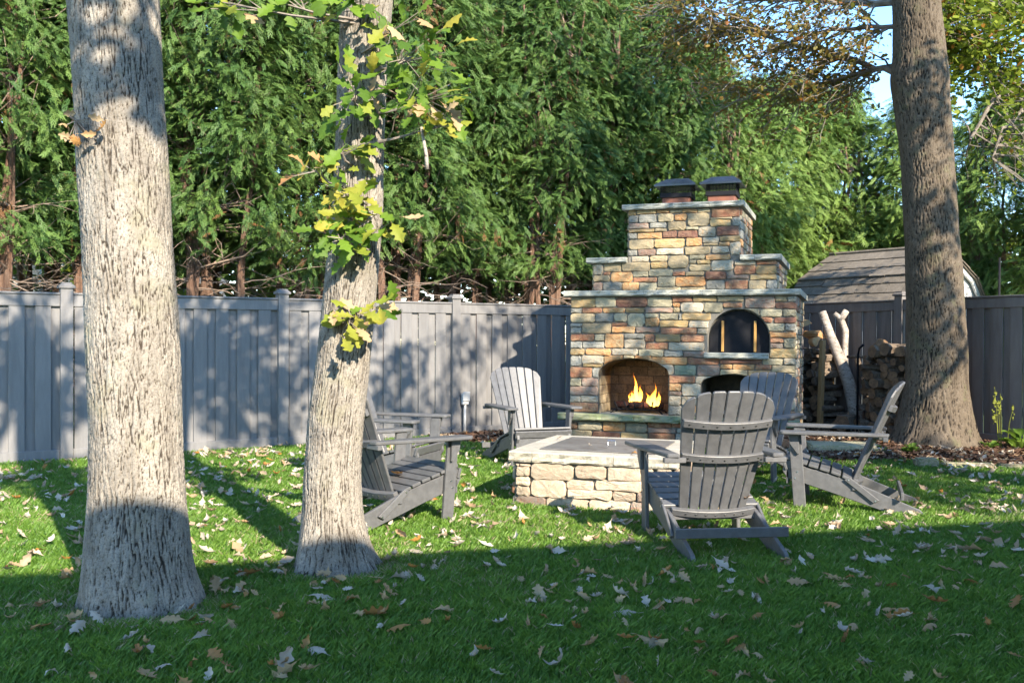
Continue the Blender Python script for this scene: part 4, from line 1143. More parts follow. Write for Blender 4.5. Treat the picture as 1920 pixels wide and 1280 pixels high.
# ================================================================== FIRE PIT
def pit():
    W, D = 1.245, 1.32
    p = empty('fire_pit', 'low square fieldstone fire pit with cream cap stones', 'fire pit', (PITA.x, PITA.y, 0), PITR)
    MB().box(.0, .0, -.05, W, D, .362).build('mortar_body', M['mortar'], p)
    q = random.Random(8)
    lite = {'t': 'pitstone', 'g': 'stone_t', 'o': 'pitstone', 'w': 'pitstone', 'p': 'stone_p', 'r': 'stone_p'}
    for (a0, b0, a1, b1, c) in parse(PITF):
        if b0 < .08: b0 = -.03
        stone(stone_poly(a0, b0, a1, min(b1, .355), q, push=False), lambda a, b, d: (a, -d, b), M[lite[c]], p, q, q.uniform(.018, .034))
    for fn in (lambda a, b, d: (W + d, a, b), lambda a, b, d: (-d, a, b), lambda a, b, d: (a, D + d, b)):
        for (a0, b0, a1, b1, c) in fill(.01, 1.24, -.03, .355, q, 'wwtpopr'):
            stone(stone_poly(a0, b0, a1, b1, q, push=False), fn, M['pitstone' if c in 'wto' else 'stone_' + c], p, q, q.uniform(.016, .028))
    b = .165
    for i, (a0, a1, y0, y1) in enumerate(((-.04, .150, -.045, b), (.154, .80, -.045, b), (.804, W + .04, -.045, b), (-.04, .42, D - b, D + .05), (.424, 1.0, D - b, D + .05), (1.004, W + .055, D - b, D + .05),
                             (-.05, b, b + .004, .70), (-.05, b, .704, D - b - .004), (W - b, W + .055, b + .004, .62), (W - b, W + .055, .624, D - b - .004))):
        rough_slab(a0, a1, y0, y1, .352, .434, M['pitcap'], p, 'cap_stone', 90 + i, .0085)
    MB().box(b + .004, b + .004, .37, W - b - .004, D - b - .004, .426).build('soot_box', M['soot'], p)
    lid = MB().box(b - .01, b - .01, .436, W - b + .01, D - b + .01, .443)
    l = lid.build('pit_lid', M['lid'], None, .002)
    l.location = (PITA.x, PITA.y, 0); l.rotation_euler = (0, 0, PITR)
    l['label'] = 'flat dark steel lid covering the stone fire pit'; l['category'] = 'lid'
    MB().tube([(.60, .66, .443), (.60, .66, .475), (.665, .66, .475), (.665, .66, .443)], .006, 6).build('handle', M['steel'], l)
pit()
def in_pit(x, y, z):
    c, s = math.cos(PITR), math.sin(PITR)
    return (PITA.x + x * c - y * s, PITA.y + x * s + y * c, z)

# ================================================================== CHAIRS
def chair_meshes():
    m = []   # (name, mesh, location)
    yz = lambda x0, x1: (lambda a, b, d: (d, a, b))
    P = M['poly']
    for s in (-1, 1):
        m.append(('leg', MB().prism([(.29, 0), (.385, 0), (.43, .595), (.335, .595)], lambda a, b, d: (d, a, b), *sorted((s * .308, s * .336))).mesh('leg', P, .005)))
        m.append(('side_rail', MB().prism([(.46, .365), (.475, .30), (.44, .245), (.10, .145), (-.36, 0), (-.545, 0), (-.565, .02), (-.53, .055), (-.12, .215), (.10, .285), (.30, .335), (.42, .385)],
                                          lambda a, b, d: (d, a, b), *sorted((s * .276, s * .304))).mesh('side_rail', P, .004)))
        arm = [(.475, .295), (.49, .31), (.495, .415), (.47, .44), (.25, .436), (-.05, .405), (-.30, .375), (-.31, .30), (.15, .285)]
        m.append(('armrest', MB().prism(arm, lambda a, b, d: (s * b, a, d), .597, .623).mesh('armrest', P, .006)))
        m.append(('arm_bracket', MB().prism([(.35, .595), (.43, .595), (.42, .52), (.36, .44), (.345, .44)], lambda a, b, d: (d, a, b), *sorted((s * .338, s * .362))).mesh('arm_bracket', P, .004)))
        m.append(('folding_brace', MB().prism([(-.03, .275), (.015, .255), (-.20, .085), (-.245, .11)], lambda a, b, d: (d, a, b), *sorted((s * .307, s * .326))).mesh('folding_brace', P, .004)))
    # seat slats: from the front curve back
    top = [(.455, .345, -1.1), (.405, .392, -.30), (.325, .368, -.22), (.242, .345, -.24), (.158, .322, -.26), (.075, .297, -.30), (-.008, .268, -.34)]
    for (y, z, an) in top:
        X = Matrix.Translation((0, y, z)) @ Matrix.Rotation(-an if an > -1 else 1.25, 4, 'X')
        m.append(('seat_slat', MB().box(-.318, -.037, -.011, .318, .037, .011, X).mesh('seat_slat', P, .004)))
    m.append(('apron', MB().box(-.304, .425, .20, .304, .447, .30).mesh('apron', P, .004)))
    # back
    th = R(24); ey = Vector((0, -math.sin(th), math.cos(th))); nb = Vector((0, math.cos(th), math.sin(th))); B0 = Vector((0, -.075, .20))
    def bk(u, v, w): return B0 + Vector((u, 0, 0)) + ey * v + nb * (w + .55 * u * u)
    for i in range(7):
        k = i - 3
        ub, ut = k * .0635, k * .091
        wb, wt = .0275, .041
        def topv(u): return .885 - .3 * u * u - 11 * u ** 4
        v1a, v1b = topv(ut - wt), topv(ut + wt)
        def at(v, sg): t = v / .88; return ub + (ut - ub) * t + sg * (wb + (wt - wb) * t)
        side = [0, .3, .6]
        pl = [(at(v, -1), v) for v in side] + [(at(v1a, -1), v1a - .008), (at(v1a, -.8), topv(ut - .8 * wt)), (ut, topv(ut)), (at(v1b, .8), topv(ut + .8 * wt)), (at(v1b, 1), v1b - .008)] + [(at(v, 1), v) for v in side[::-1]]
        m.append(('back_slat', MB().prism(pl, lambda a, b, d: tuple(bk(a, b, d)), 0, .018).mesh('back_slat', P, .004)))
    def rail(name, v, half, w0, hh, ext=0):
        n = 10; us = [-half + 2 * half * i / n for i in range(n + 1)]
        q_ = MB(); V = []
        for u in us:
            for (dv, dw) in ((0, -.002), (hh, -.002), (hh, -.002 - w0), (0, -.002 - w0)): V.append(tuple(bk(u, v + dv, dw)))
        F = [(i * 4 + j, i * 4 + (j + 1) % 4, (i + 1) * 4 + (j + 1) % 4, (i + 1) * 4 + j) for i in range(n) for j in range(4)] + [(0, 1, 2, 3), tuple(n * 4 + j for j in (3, 2, 1, 0))]
        m.append((name, q_.add(V, F).mesh(name, P, .003)))
        sc = MB()
        for k in range(-3, 4):
            t = v / .88; u = k * (.0635 + (.091 - .0635) * t)
            if abs(u) < half:
                c = bk(u, v + hh / 2, -.002 - w0); X = Matrix.Translation(c) @ nb.to_track_quat('Z', 'Y').to_matrix().to_4x4()
                sc.box(-.004, -.004, -.003, .004, .004, .001, X)
        m.append(('screws', sc.mesh('screws', M['screw'])))
    rail('upper_back_rail', .635, .285, .028, .048); rail('lower_back_rail', .40, .265, .028, .05); rail('bottom_back_rail', .005, .275, .038, .045)
    for s in (-1, 1): m.append(('arm_support', MB().box(*sorted((s * .255, s * .395))[:1], -.300, .565, sorted((s * .255, s * .395))[1], -.262, .597).mesh('arm_support', P, .004)))
    m.append(('rear_seat_rail', MB().box(-.318, -.075, .175, .318, -.045, .23).mesh('rear_seat_rail', P, .004)))
    m.append(('stretcher', MB().box(-.36, -.415, .125, .36, -.392, .185).mesh('stretcher', P, .004)))
    bl = MB()
    for s in (-1, 1):
        for (y, z) in ((.385, .56), (.36, .30), (.375, .25), (-.02, .255), (-.215, .105)):
            x = s * (.336 if z > .24 and y > .1 else .326)
            bl.tube([(x, y, z), (x + s * .004, y, z)], .007, 8)
    m.append(('bolts', bl.mesh('bolts', M['screw'])))
    return m
CH = chair_meshes()
def face(fx, fy): return math.atan2(-fx, fy)
def chair(x, y, fx, fy, label, z=None):
    c = empty('adirondack_chair', label, 'chair', (x, y, gz(x, y) if z is None else z), face(fx, fy), 'charcoal garden chairs round the fire pit')
    for n, me in CH: share(me, n, c)
    return c
chair(1.285, 6.15, -.145, 1, 'charcoal chair seen from behind, right in front of the fire pit')
chair(2.70, 7.64, -.94, .34, 'charcoal chair seen in profile at the right, facing left')
chair(2.40, 9.32, -.60, -.80, 'dark shaded chair between the fireplace and the chair seen from behind')
chair(.165, 10.25, .38, -.925, 'charcoal chair facing the camera by the fence, left of the fireplace')
chair(-.92, 6.81, .75, .66, 'charcoal chair just behind the slimmer oak, nearer of the left pair')
chair(-1.16, 8.64, .955, -.30, 'charcoal chair half hidden behind the slimmer oak, farther of the left pair')

# ================================================================== FIREWOOD
def logmesh(seed, L, r0, split=False):
    q = random.Random(seed); n = 11; V = []; F = []
    prof = [1 + q.uniform(-.22, .18) for _ in range(n)]
    cut = q.uniform(0, 6.28)
    for i in range(4):
        t = i / 3
        for k in range(n):
            a = 2 * math.pi * k / n; r_ = r0 * prof[k] * (1 + q.uniform(-.04, .04))
            x, z = r_ * math.cos(a), r_ * math.sin(a)
            if split:
                u = x * math.cos(cut) + z * math.sin(cut)
                if u > .1 * r0: x -= (u - .1 * r0) * math.cos(cut); z -= (u - .1 * r0) * math.sin(cut)
            V.append((x + q.uniform(-.003, .003), -L / 2 + L * t, z))
    for i in range(3):
        for k in range(n): F.append((i * n + k, (i + 1) * n + k, (i + 1) * n + (k + 1) % n, i * n + (k + 1) % n))
    F += [tuple(range(n)), tuple(range(3 * n, 4 * n))[::-1]]
    me = bpy.data.meshes.new('firewood_log'); me.from_pydata(V, [], F)
    bm = bmesh.new(); bm.from_mesh(me); bmesh.ops.recalc_face_normals(bm, faces=bm.faces); bm.to_mesh(me); bm.free()
    me.materials.append(M['logbark']); me.materials.append(M['logend'])
    for p_ in me.polygons:
        if len(p_.vertices) > 4: p_.material_index = 1
    return me
LOGS = [logmesh(i, .42, .05, i % 3 == 1) for i in range(7)]
ORD = 'lowest second third fourth fifth sixth seventh eighth ninth tenth eleventh twelfth thirteenth topmost'.split()
LABA = 'firewood log in the stack beside the fireplace'
LABB = 'firewood log in the metal rack behind the oak'
def stack(s0, s1, z0, z1, off, lab, grp, rmin, rmax, seed, t0, yaw=.3):
    q = random.Random(seed); z = z0; row = 0; base = FRC + FRD * t0 - nR * off
    while z < z1:
        r_ = q.uniform(rmin, rmax); s = s0 + (row % 2) * r_
        while s < s1:
            rr_ = r_ * q.uniform(.7, 1.22)
            p = base + FRD * s
            me = q.choice(LOGS)
            share(me, 'firewood_log', None, (p.x + q.uniform(-.08, .08), p.y + q.uniform(-.08, .08), z + r_ + q.uniform(-.02, .015)),
                  (q.uniform(-.06, .06), q.uniform(-3.1, 3.1) * 0 + q.uniform(-.5, .5), FRA + math.pi + q.uniform(-yaw, yaw)), (rr_ / .05, 1.0, rr_ / .05),
                  label='%s, %s row up' % (lab, ORD[min(row, 13)]), category='log', group='%s, %s row' % (grp, ORD[min(row, 13)]))
            s += 2.02 * rr_
        z += 1.78 * r_; row += 1
stack(-.05, .80, .10, 1.22, .48, LABA, 'logs stacked beside the fireplace', .042, .058, 1, 1.80)
stack(.06, .98, .14, 1.18, .42, LABB, 'logs in the rack behind the oak', .05, .075, 2, 3.25, .45)
def at_f(t, off, z): p = FRC + FRD * t - nR * off; return Vector((p.x, p.y, z))
# lumber posts of the stack
for i, (t, off) in enumerate(((2.61, .72), (2.41, .30))):
    p = at_f(t, off, 0)
    o = MB().box(-.033, -.033, .05, .033, .033, 1.36).build('lumber_post', M['lumber'], None, .004)
    o.location = p; o.rotation_euler = (R(-2), 0, FRA)
    o['label'] = ('front yellow lumber post holding the firewood beside the birch logs', 'rear yellow lumber post just behind the birch logs')[i]; o['category'] = 'post'; o['group'] = 'posts of the firewood stack'
# fresh split pieces on top
for i, (t, off, z, rz, sc) in enumerate(((2.34, .52, 1.34, .9, 1.6), (2.26, .46, 1.45, 1.25, 1.5), (2.16, .58, 1.58, 1.0, 1.5))):
    me = logmesh(30 + i, .45, .055, True); me.materials[0] = M['splitwood']; me.materials[1] = M['splitwood']
    share(me, 'split_log', None, at_f(t, off, z), (0, .3, FRA + rz), (sc, 1, sc * .8), category='log', group='split logs on the stack',
          label=('lowest orange split log on top of the stack by the fireplace', 'middle orange split log on top of the stack by the fireplace', 'topmost pale split log of the stack by the fireplace')[i])
# big logs on the rack
for i, (t, off, z, L_, r_, rz, lab) in enumerate(((3.42, .45, 1.31, .42, .075, .75, 'thick dark ended log on top of the metal rack, left one'),
                                                  (3.85, .42, 1.24, .95, .075, 1.75, 'long barky limb lying across the top of the metal rack'),
                                                  (3.05, .66, .22, .42, .115, .35, 'big round log end at the lower left of the metal rack'))):
    me = logmesh(50 + i, L_, r_)
    share(me, 'thick_log', None, at_f(t, off, z), (.12 * (i == 1), 0, FRA + math.pi + rz), (1, 1, 1), label=lab, category='log', group='large logs at the rack')
rk = empty('log_rack', 'black tubular metal log rack behind the brown oak', 'rack', at_f(3.26, .55, .08), FRA)
for dy in (-.15, .15):
    MB().tube([(0, dy, 0), (0, dy, 1.08), (.02, dy, 1.17), (.09, dy, 1.22)], .016, 8).build('upright', M['black_metal'], rk, smooth=True)
    MB().tube([(1.15, dy, 0), (1.15, dy, 1.08), (1.13, dy, 1.17), (1.06, dy, 1.22)], .016, 8).build('upright', M['black_metal'], rk, smooth=True)
    MB().tube([(0, dy, .03), (1.15, dy, .03)], .016, 8).build('base_rail', M['black_metal'], rk, smooth=True)
# sticks poking out either end of the rack
for i, (t0, z0, t1, z1, r_, lab) in enumerate(((2.9, 1.13, 3.45, 1.10, .022, 'stick poking left out of the metal rack'), (3.9, 1.20, 4.45, 1.36, .02, 'dark stick poking right from behind the brown oak'),
                                          (3.9, .95, 4.38, 1.0, .025, 'pale stick end right of the brown oak'), (3.9, .72, 4.35, .70, .022, 'lowest stick end right of the brown oak'))):
    MB().tube([at_f(t0, .5, z0), at_f((t0 + t1) / 2, .47, (z0 + z1) / 2 + .02), at_f(t1, .45, z1)], [r_, r_ * .95, r_ * 1.1], 7).build('stick', M['logbark'], None, smooth=True, label=lab, category='stick', group='sticks at the rack ends')
# birch logs
b = empty('birch_log', 'tall white birch log leaning against the fence between the woodpiles', 'log', (4.90, 13.35, .05), 0)
MB().tube([(.0, 0, 0), (-.05, .05, .35), (-.12, .12, .72), (-.22, .2, 1.05), (-.34, .28, 1.40), (-.43, .34, 1.72)], [.115, .10, .09, .078, .066, .055], 16).build('trunk', M['birch'], b, smooth=True)
b2 = empty('birch_log', 'thinner crooked white birch limb behind the tall birch log', 'log', (4.93, 13.5, .05), 0)
MB().tube([(.02, .1, 0), (-.05, .12, .5), (-.14, .16, .98), (-.12, .22, 1.2), (-.10, .26, 1.45), (-.16, .28, 1.62), (-.25, .3, 1.70)], [.055, .05, .046, .045, .05, .046, .035], 14).build('trunk', M['birch'], b2, smooth=True)
MB().tube([(-.17, .28, 1.60), (-.08, .28, 1.74)], [.05, .045], 12).build('stub', M['birch'], b2, smooth=True)
b3 = MB().tube([(5.16, 13.3, .05), (5.08, 13.42, .45), (5.0, 13.5, .8), (4.93, 13.56, 1.1)], [.055, .05, .045, .04], 10).build('branch', M['logbark'], None, smooth=True, label='thin grey branch leaning right of the birch log', category='branch')
b['group'] = b2['group'] = 'birch logs leaning on the fence'
# logs inside the storage arch
for i, (x, z, lab) in enumerate(((1.78, .46, 'log at the lower left of the storage arch'), (1.90, .47, 'second log from the left in the storage arch'), (2.02, .46, 'log in the middle of the storage arch'), (2.15, .46, 'log at the lower right of the storage arch'), (1.84, .56, 'left upper log in the storage arch'), (1.97, .57, 'right upper log in the storage arch'))):
    share(LOGS[i % 5], 'firewood_log', None, in_fp(x, .42, z), (0, .4 * i, FPR), (1.1, 1, 1.1), label=lab, category='log', group='logs in the storage arch')

# ================================================================== PAVERS, PLANTS
def blockm(w, d, h, seed, mat='block'):
    q = random.Random(seed); m_ = MB().box(-w / 2, -d / 2, 0, w / 2, d / 2, h).mesh('b', M[mat], min(.02, h * .25), segs=2)
    for v in m_.vertices: v.co += Vector((q.uniform(-1, 1), q.uniform(-1, 1), q.uniform(-1, 1))) * .005
    return m_
for i, (x, y, w, d, h, rz, lab) in enumerate(((3.86, 11.15, .75, .5, .10, -.1, 'flat stepping slab between the fireplace and the brown oak'), (4.36, 9.98, .23, .14, .105, -.05, 'upright mossy edging block in front of the brown oak'),
                                        (4.78, 9.95, .52, .12, .06, -.12, 'sunken edging stone just right of the mossy block'), (5.33, 9.86, .50, .12, .06, -.2, 'sunken edging stone at the right edge of the picture'))):
    o = share(blockm(w, d, h, i), 'paver', None, (x, y, gz(x, y) - .01), (0, 0, rz), label=lab, category='paver', group='pavers along the mulch bed')

def leafmesh(seed, lobes=4, long_=0.0, cross=0.0, wid=.31, n=21, depth=.58, twist=0.0, sharp=1.0):
    """lobed leaf: length 1 along y, rolled lengthwise by long_ and across by cross (radians)"""
    q = random.Random(seed); V = []; F = []
    ph = q.uniform(-.3, .3)
    for i in range(n):
        t = i / (n - 1)
        env = wid * (math.sin(math.pi * min(1, (t * .94 + .05)) ** 1.25) ** .8) + .012
        lob = 1 - depth + depth * (.5 + .5 * math.cos(2 * math.pi * lobes * t + ph)) ** sharp
        if t < .06 or t > .97: lob = .5
        for k in (-1, -.5, 0, .5, 1):
            w = env * (lob if abs(k) == 1 else max(.25, 1 - depth) * 1.0)
            x = k * w * q.uniform(.92, 1.08) if k else 0
            y = t + (abs(k) * .07 if abs(k) == 1 else 0)
            z = -.02 * (1 - abs(k)) + q.uniform(-.012, .012)
            if abs(cross) > .01:
                rr_ = wid / cross; a = x / rr_; x = rr_ * math.sin(a); z += rr_ * (1 - math.cos(a))
            if abs(twist) > .01:
                c, s = math.cos(twist * (t - .5)), math.sin(twist * (t - .5)); x, z = x * c - z * s, x * s + z * c
            if abs(long_) > .01:
                R_ = 1 / long_; a = (y - .5) / R_; y2 = .5 + (R_ - z) * math.sin(a); z = R_ - (R_ - z) * math.cos(a); y = y2
            V.append((x, y, z))
    for i in range(n - 1):
        for k in range(4): F.append((i * 5 + k, i * 5 + k + 1, (i + 1) * 5 + k + 1, (i + 1) * 5 + k))
    b_ = len(V); V += [(-.009, -.16, V[2][2] + .02), (.009, -.16, V[2][2] + .02), (.009, .03, V[2][2]), (-.009, .03, V[2][2])]; F.append((b_, b_ + 1, b_ + 2, b_ + 3))
    return np.array(V) - np.array([0, .5, 0]), F
SHAPES = [leafmesh(1, 4, .6, .5), leafmesh(2, 3, 2.2, 1.2), leafmesh(3, 4, -1.4, 1.8, .26), leafmesh(4, 3, 1.2, 2.6, .28, twist=1), leafmesh(5, 4, .3, .25, .33),
          leafmesh(6, 3, 3.2, .9, .25, twist=.8), leafmesh(7, 4, -.8, -1.0, .3), leafmesh(8, 3, -2.4, .6, .27), leafmesh(9, 4, .9, 1.1, .34, twist=-.9)]
GSHAPES = [leafmesh(21, 3, .5, .4, .31, depth=.5), leafmesh(22, 4, -.7, .5, .30, depth=.5), leafmesh(23, 3, -.3, -.5, .35, depth=.45), leafmesh(24, 3, 1.0, .8, .33, depth=.5, twist=.6), leafmesh(25, 4, -1.1, .3, .30, depth=.5, twist=-.6)]
_lm = {}
def lmesh(shapes, key, i, mat):
    k = (key, i, mat)
    if k not in _lm:
        me = bpy.data.meshes.new('leaf'); me.from_pydata([tuple(v) for v in shapes[i][0]], [], shapes[i][1])
        me.polygons.foreach_set('use_smooth', [True] * len(me.polygons)); me.materials.append(M[mat]); _lm[k] = me
    return _lm[k]

# green sprouts on the second oak
q = random.Random(15)
sprouts = [((-.56, 5.22, 2.86), (.20, .16, .20), 24, 'leaf_green'), ((-.48, 5.15, 2.62), (.20, .16, .16), 22, 'leaf_green'), ((-.39, 5.12, 2.46), (.10, .1, .10), 8, 'leaf_yellow'),
           ((-.70, 5.15, 2.98), (.14, .12, .14), 8, 'leaf_green'), ((-.86, 5.15, 2.62), (.14, .08, .14), 18, 'leaf_green'), ((-.94, 5.16, 2.34), (.12, .08, .10), 10, 'leaf_green'), ((-1.08, 5.15, 2.22), (.12, .06, .06), 5, 'leaf_brown'),
           ((-.90, 5.17, 2.10), (.13, .07, .11), 15, 'leaf_yellow'), ((-.80, 5.18, 1.95), (.15, .06, .08), 12, 'leaf_green'), ((-.93, 5.17, 1.86), (.15, .07, .10), 15, 'leaf_green'), ((-.72, 5.2, 1.93), (.10, .06, .07), 6, 'leaf_yellow'),
           ((-.88, 5.19, 1.44), (.13, .07, .12), 11, 'leaf_yellow'), ((-.74, 5.2, 1.47), (.12, .06, .06), 6, 'leaf_green'), ((-.84, 5.1, 3.14), (.14, .1, .08), 10, 'leaf_green'),
           ((-1.60, 5.2, 3.14), (.14, .1, .09), 10, 'leaf_green'), ((-1.3, 5.25, 3.16), (.2, .1, .07), 8, 'leaf_green')]
tw = MB()
for c, rad, n, mt in sprouts:
    n = int(n * 1.45)
    cv = Vector(c); tz = c[2]
    cx = np.interp(tz, [p_[0] for p_ in T2], [p_[1] for p_ in T2]); st = Vector((cx, 5.30, tz - .08))
    mid = st.lerp(cv, .5) + Vector((q.uniform(-.03, .03), -.03, -.02))
    tw.tube([st, mid, cv], [.010, .007, .004], 5, False)
    for i in range(n):
        off = Vector((q.gauss(0, .5) * rad[0], q.gauss(0, .5) * rad[1], q.gauss(0, .5) * rad[2])); p = cv + off
        if i % 2 == 0: tw.tube([mid.lerp(cv, q.uniform(.2, 1)), p], [.004, .002], 3, False)
        m2 = mt if q.random() < .72 else q.choice(['leaf_green', 'leaf_yellow', 'leaf_yellow', 'leaf_tan'])
        d = (off * 2 + Vector((q.uniform(-.3, .3), -.12, q.uniform(-.35, .1)))).normalized()
        nrm = Vector((q.uniform(-.5, .6), -.6, q.uniform(.3, 1))).normalized()
        x_ = d.cross(nrm).normalized(); z_ = x_.cross(d)
        Mx = Matrix((x_, d, z_)).transposed()
        sz = q.uniform(.09, .155)
        share(lmesh(GSHAPES, 'g', q.randrange(5), m2), 'leaf', oak2, p + d * sz * .4, Mx.to_euler(), (sz, sz, sz))
MB().tube([(-.5, 5.12, 2.45), (-.47, 5.1, 2.3), (-.465, 5.1, 2.22)], [.008, .010, .012], 7).build('broken_branch', M['birch'], oak2, smooth=True)
tw.build('twigs', M['oaktwig'], oak2, kind='stuff')
# withered twig on the left oak
tw = MB(); tw.tube([(-1.98, 4.45, 2.22), (-2.02, 4.38, 2.30), (-2.05, 4.36, 2.32)], [.012, .008, .005], 5, False)
for i in range(9):
    p = Vector((-2.10 + .27 * q.random(), 4.36, 2.24 + q.uniform(-.06, .12)))
    tw.tube([(-2.02, 4.38, 2.30), p], [.003, .002], 3, False)
    share(lmesh(SHAPES, 's', q.randrange(9), q.choice(['leaf_tan', 'leaf_rust', 'leaf_tan'])), 'leaf', oak1, p, (q.uniform(0, 6), q.uniform(0, 6), q.uniform(0, 6)), (.08, .08, .08))
tw.build('twigs', M['oaktwig'], oak1, kind='stuff')

# broad-leaved plants and weeds
def rosette(name, label, x, y, n, lo, hi, shp, mat='hosta', tilt=.7, wid=None, seed=0, cat='plant'):
    q = random.Random(seed); e = empty(name, label, cat, (x, y, gz(x, y)))
    for i in range(n):
        a = q.uniform(0, 6.28); s_ = q.uniform(lo, hi); t = q.uniform(.1, tilt)
        share(lmesh(HS, 'h', q.randrange(2), mat), 'leaf', e, (math.sin(a) * s_ * .75 * -1, math.cos(a) * s_ * .75, s_ * q.uniform(.3, 1.1)), (t, 0, a), (s_, s_, s_))
    return e
HS = [leafmesh(41, 1, -1.0, .6, .30, depth=.0), leafmesh(42, 1, -.5, .9, .34, depth=.0)]
rosette('garden_plant', 'broad leaved green plant at the right edge by the fence', 5.98, 11.1, 26, .14, .22, HS, seed=1)
rosette('garden_plant', 'small green weed between the brown oak and the broad leaved plant', 5.62, 11.15, 16, .06, .10, HS, seed=2)
rosette('garden_plant', 'small leafy weed at the foot of the brown oak', 4.55, 10.75, 22, .06, .11, HS, seed=3)
rosette('garden_plant', 'low straggly weed left of the brown oak foot', 4.25, 10.8, 18, .05, .09, HS, seed=4)
st = empty('tall_weed', 'tall thin weed stalk with seed heads by the right fence', 'plant', (5.80, 11.2, .08))
sb = MB()
for k in range(5):
    x = q.uniform(-.05, .05); sb.tube([(x, 0, 0), (x * 1.5, 0, .3), (x * 2.4, 0, .42 + .08 * k)], [.004, .003, .002], 4)
    for j in range(9): sb.box(x * 2.4 - .006 + q.uniform(-.02, .02), -.01, .30 + .02 * j + .05 * k, x * 2.4 + .006 + q.uniform(-.02, .02), .01, .315 + .02 * j + .05 * k)
sb.build('stalk', M['leaf_yellow'], st)

# ================================================================== FALLEN LEAVES
q = random.Random(99)
def free(x, y):
    for (A, rz, w, d) in ((PITA, PITR, 1.30, 1.36), (FPA, FPR, 2.8, 1.7)):
        lx = (x - A.x) * math.cos(rz) + (y - A.y) * math.sin(rz); ly = -(x - A.x) * math.sin(rz) + (y - A.y) * math.cos(rz)
        if -.06 < lx < w and -.06 < ly < d: return False
    for tx, ty, tr in ((-1.78, 4.62, .33), (-.98, 5.42, .28), (5.18, 11.6, .55)):
        if math.hypot(x - tx, y - ty) < tr: return False
    if (x * -.5402 + y * .8415) > (FL0.x * -.5402 + FL0.y * .8415 - .12): return False
    return (x * .8763 + y * .4818) < (FRC.x * .8763 + FRC.y * .4818 - .3)
pts = []
while len(pts) < 2500:
    y = 3.45 + 10 * q.random() ** .9; xr = .56 * y + .1
    if q.random() > (xr / 6.2) ** .7: continue
    x = q.uniform(-xr, xr)
    if not free(x, y): continue
    dens = 1.0 if y > 5.5 else .8 + .2 * (x > -1)
    if y < 6.2 and x < -2.4 and q.random() < .3: continue
    if q.random() > dens: continue
    pts.append((x, y))
    for _ in range(q.choice((0, 0, 0, 1, 1, 2))):
        x2, y2 = x + q.gauss(0, .07), y + q.gauss(0, .08)
        if free(x2, y2): pts.append((x2, y2))
for tx, ty, tr in ((-1.78, 4.62, .35), (-.98, 5.42, .30)):
    for k in range(13):
        a = q.uniform(3.3, 6.1); d = tr + q.uniform(.02, .22); pts.append((tx + d * math.cos(a), ty + d * math.sin(a)))
pts.sort(key=lambda p: p[1])
KIND = [('leaf_pale', 'curled pale grey oak leaf fallen on the lawn', 'pale fallen oak leaves'), ('leaf_tan', 'curled tan oak leaf fallen on the lawn', 'tan fallen oak leaves'), ('leaf_rust', 'rusty orange brown oak leaf fallen on the lawn', 'rusty fallen oak leaves')]
def lay(x, y, z=None, kind=None, label=None, group=None, name='fallen_leaf', size=None):
    mt, lab, grp = kind or q.choices(KIND, (.32, .48, .20))[0]
    s_ = size or min(.16, max(.06, q.gauss(.086, .024)))
    sh = q.choices(range(9), (2, 3, 2, 3, 2, 2, 2, 2, 2))[0]
    o = share(lmesh(SHAPES, 's', sh, mt), name, None, (x, y, (gz(x, y) + q.uniform(.038, .058)) if z is None else z),
              (q.gauss(0, .45) + (math.pi if q.random() < .3 else 0), q.gauss(0, .45), q.uniform(0, 6.28)), (s_,) * 3, label=label or lab, category='leaf')
    if group is not False:
        zone = ('at the bottom left by the oak trunks' if x < -.6 else 'in the shaded foreground centre' if x < 1.0 else 'in the shaded foreground at right') if y < 5.2 else \
               ('on the grass left of the slimmer oak' if x < -1.2 else 'near the shade line before the fire pit' if x < .9 else 'round the chair seen from behind' if x < 2.2 else 'on the grass at the right edge')
        o['label'] = lab.replace(' fallen on the lawn', '') + ' ' + zone; o['group'] = grp + ' ' + zone
    return o
NI = 285
for (x, y) in pts[:NI]: lay(x, y)
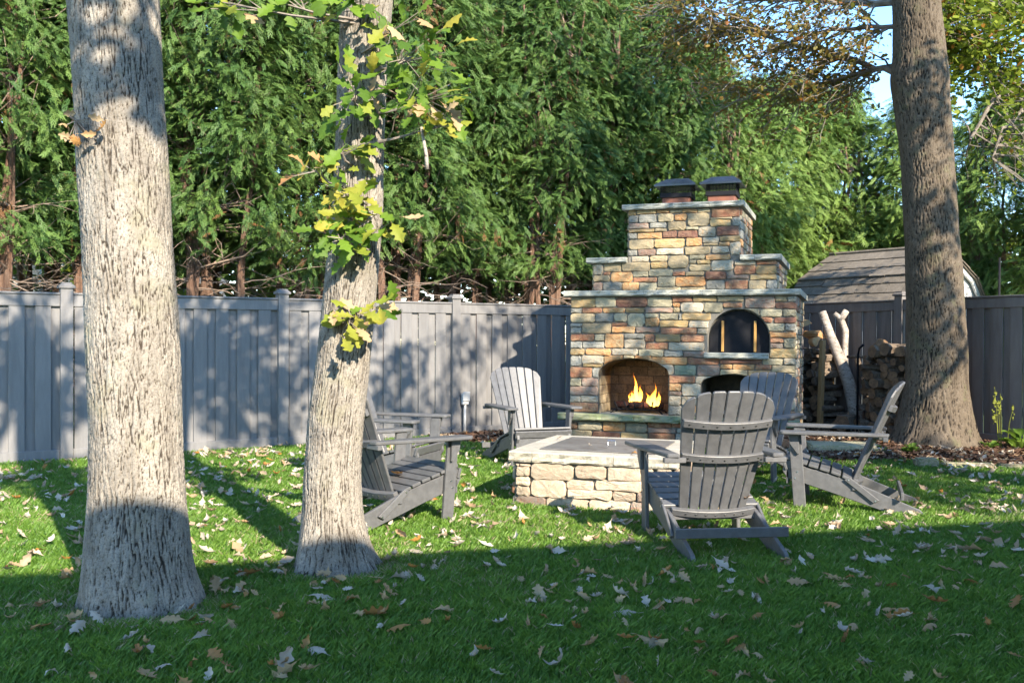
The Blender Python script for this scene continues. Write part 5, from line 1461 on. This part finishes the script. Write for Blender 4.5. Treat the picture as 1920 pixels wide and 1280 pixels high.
# the rest of the litter, too small and many to tell apart
TV = [leafmesh(60 + i, 3, l, c, .3, n=9)for i, (l, c) in enumerate(((.8, .6), (2.4, 1.2), (-1.2, 1.6), (1.4, 2.4)))]
Vs, Fs, Ts = [], [], []; off = 0
rest = pts[NI:]
for i in range(700):          # leaves blown onto the mulch beds
    b_ = BEDS[0] if i < 110 else BEDS[1]
    lo = np.min(b_, 0); hi = np.max(b_, 0); x, y = q.uniform(lo[0], hi[0]), q.uniform(lo[1], hi[1])
    if in_poly(np.array([x]), np.array([y]), b_)[0] and free(x, y): rest.append((x, y))
for (x, y) in rest:
    V0, F0 = q.choice(TV); V0 = np.asarray(V0)
    from mathutils import Euler
    Rm = np.array(Euler((q.gauss(0, .5), q.gauss(0, .5), q.uniform(0, 6.28))).to_matrix())
    s_ = min(.15, max(.05, q.gauss(.082, .02)))
    V1 = V0 @ Rm.T * s_ + np.array([x, y, gz(x, y) + q.uniform(.035, .055)])
    Vs.append(V1); Fs.append(np.array([f for f in F0]) + off); off += len(V1); Ts.append(np.full(len(V1), q.random()))
mesh_np('leaf_litter', np.concatenate(Vs), np.concatenate(Fs), M['litter'], tint=np.concatenate(Ts), kind='stuff', smooth=True, label='scattered fallen oak leaves over the farther lawn and beds', category='leaves')
# leaves on things
K = {k[0]: k for k in KIND}
for (x, y, z, k, lab) in ((*in_pit(.50, .42, .455), 'leaf_pale', 'pale curled leaf on the left half of the pit lid'), (*in_pit(.95, .30, .455), 'leaf_tan', 'tan leaf near the front right edge of the pit lid'),
                          (*in_pit(.93, .06, .452), 'leaf_rust', 'small brown leaf on the front cap stone of the fire pit'), (*in_pit(.10, .95, .452), 'leaf_rust', 'rusty leaf on the left cap stones of the fire pit')):
    lay(x, y, z, K[k], lab, False, size=.075)
lay(-.82, 6.86, .345, K['leaf_rust'], 'large orange brown leaf on the seat of the nearer left chair', False, size=.16)
lay(1.52, 6.10, .315, K['leaf_rust'], 'orange leaf on the rear seat corner of the chair seen from behind', False, size=.09)
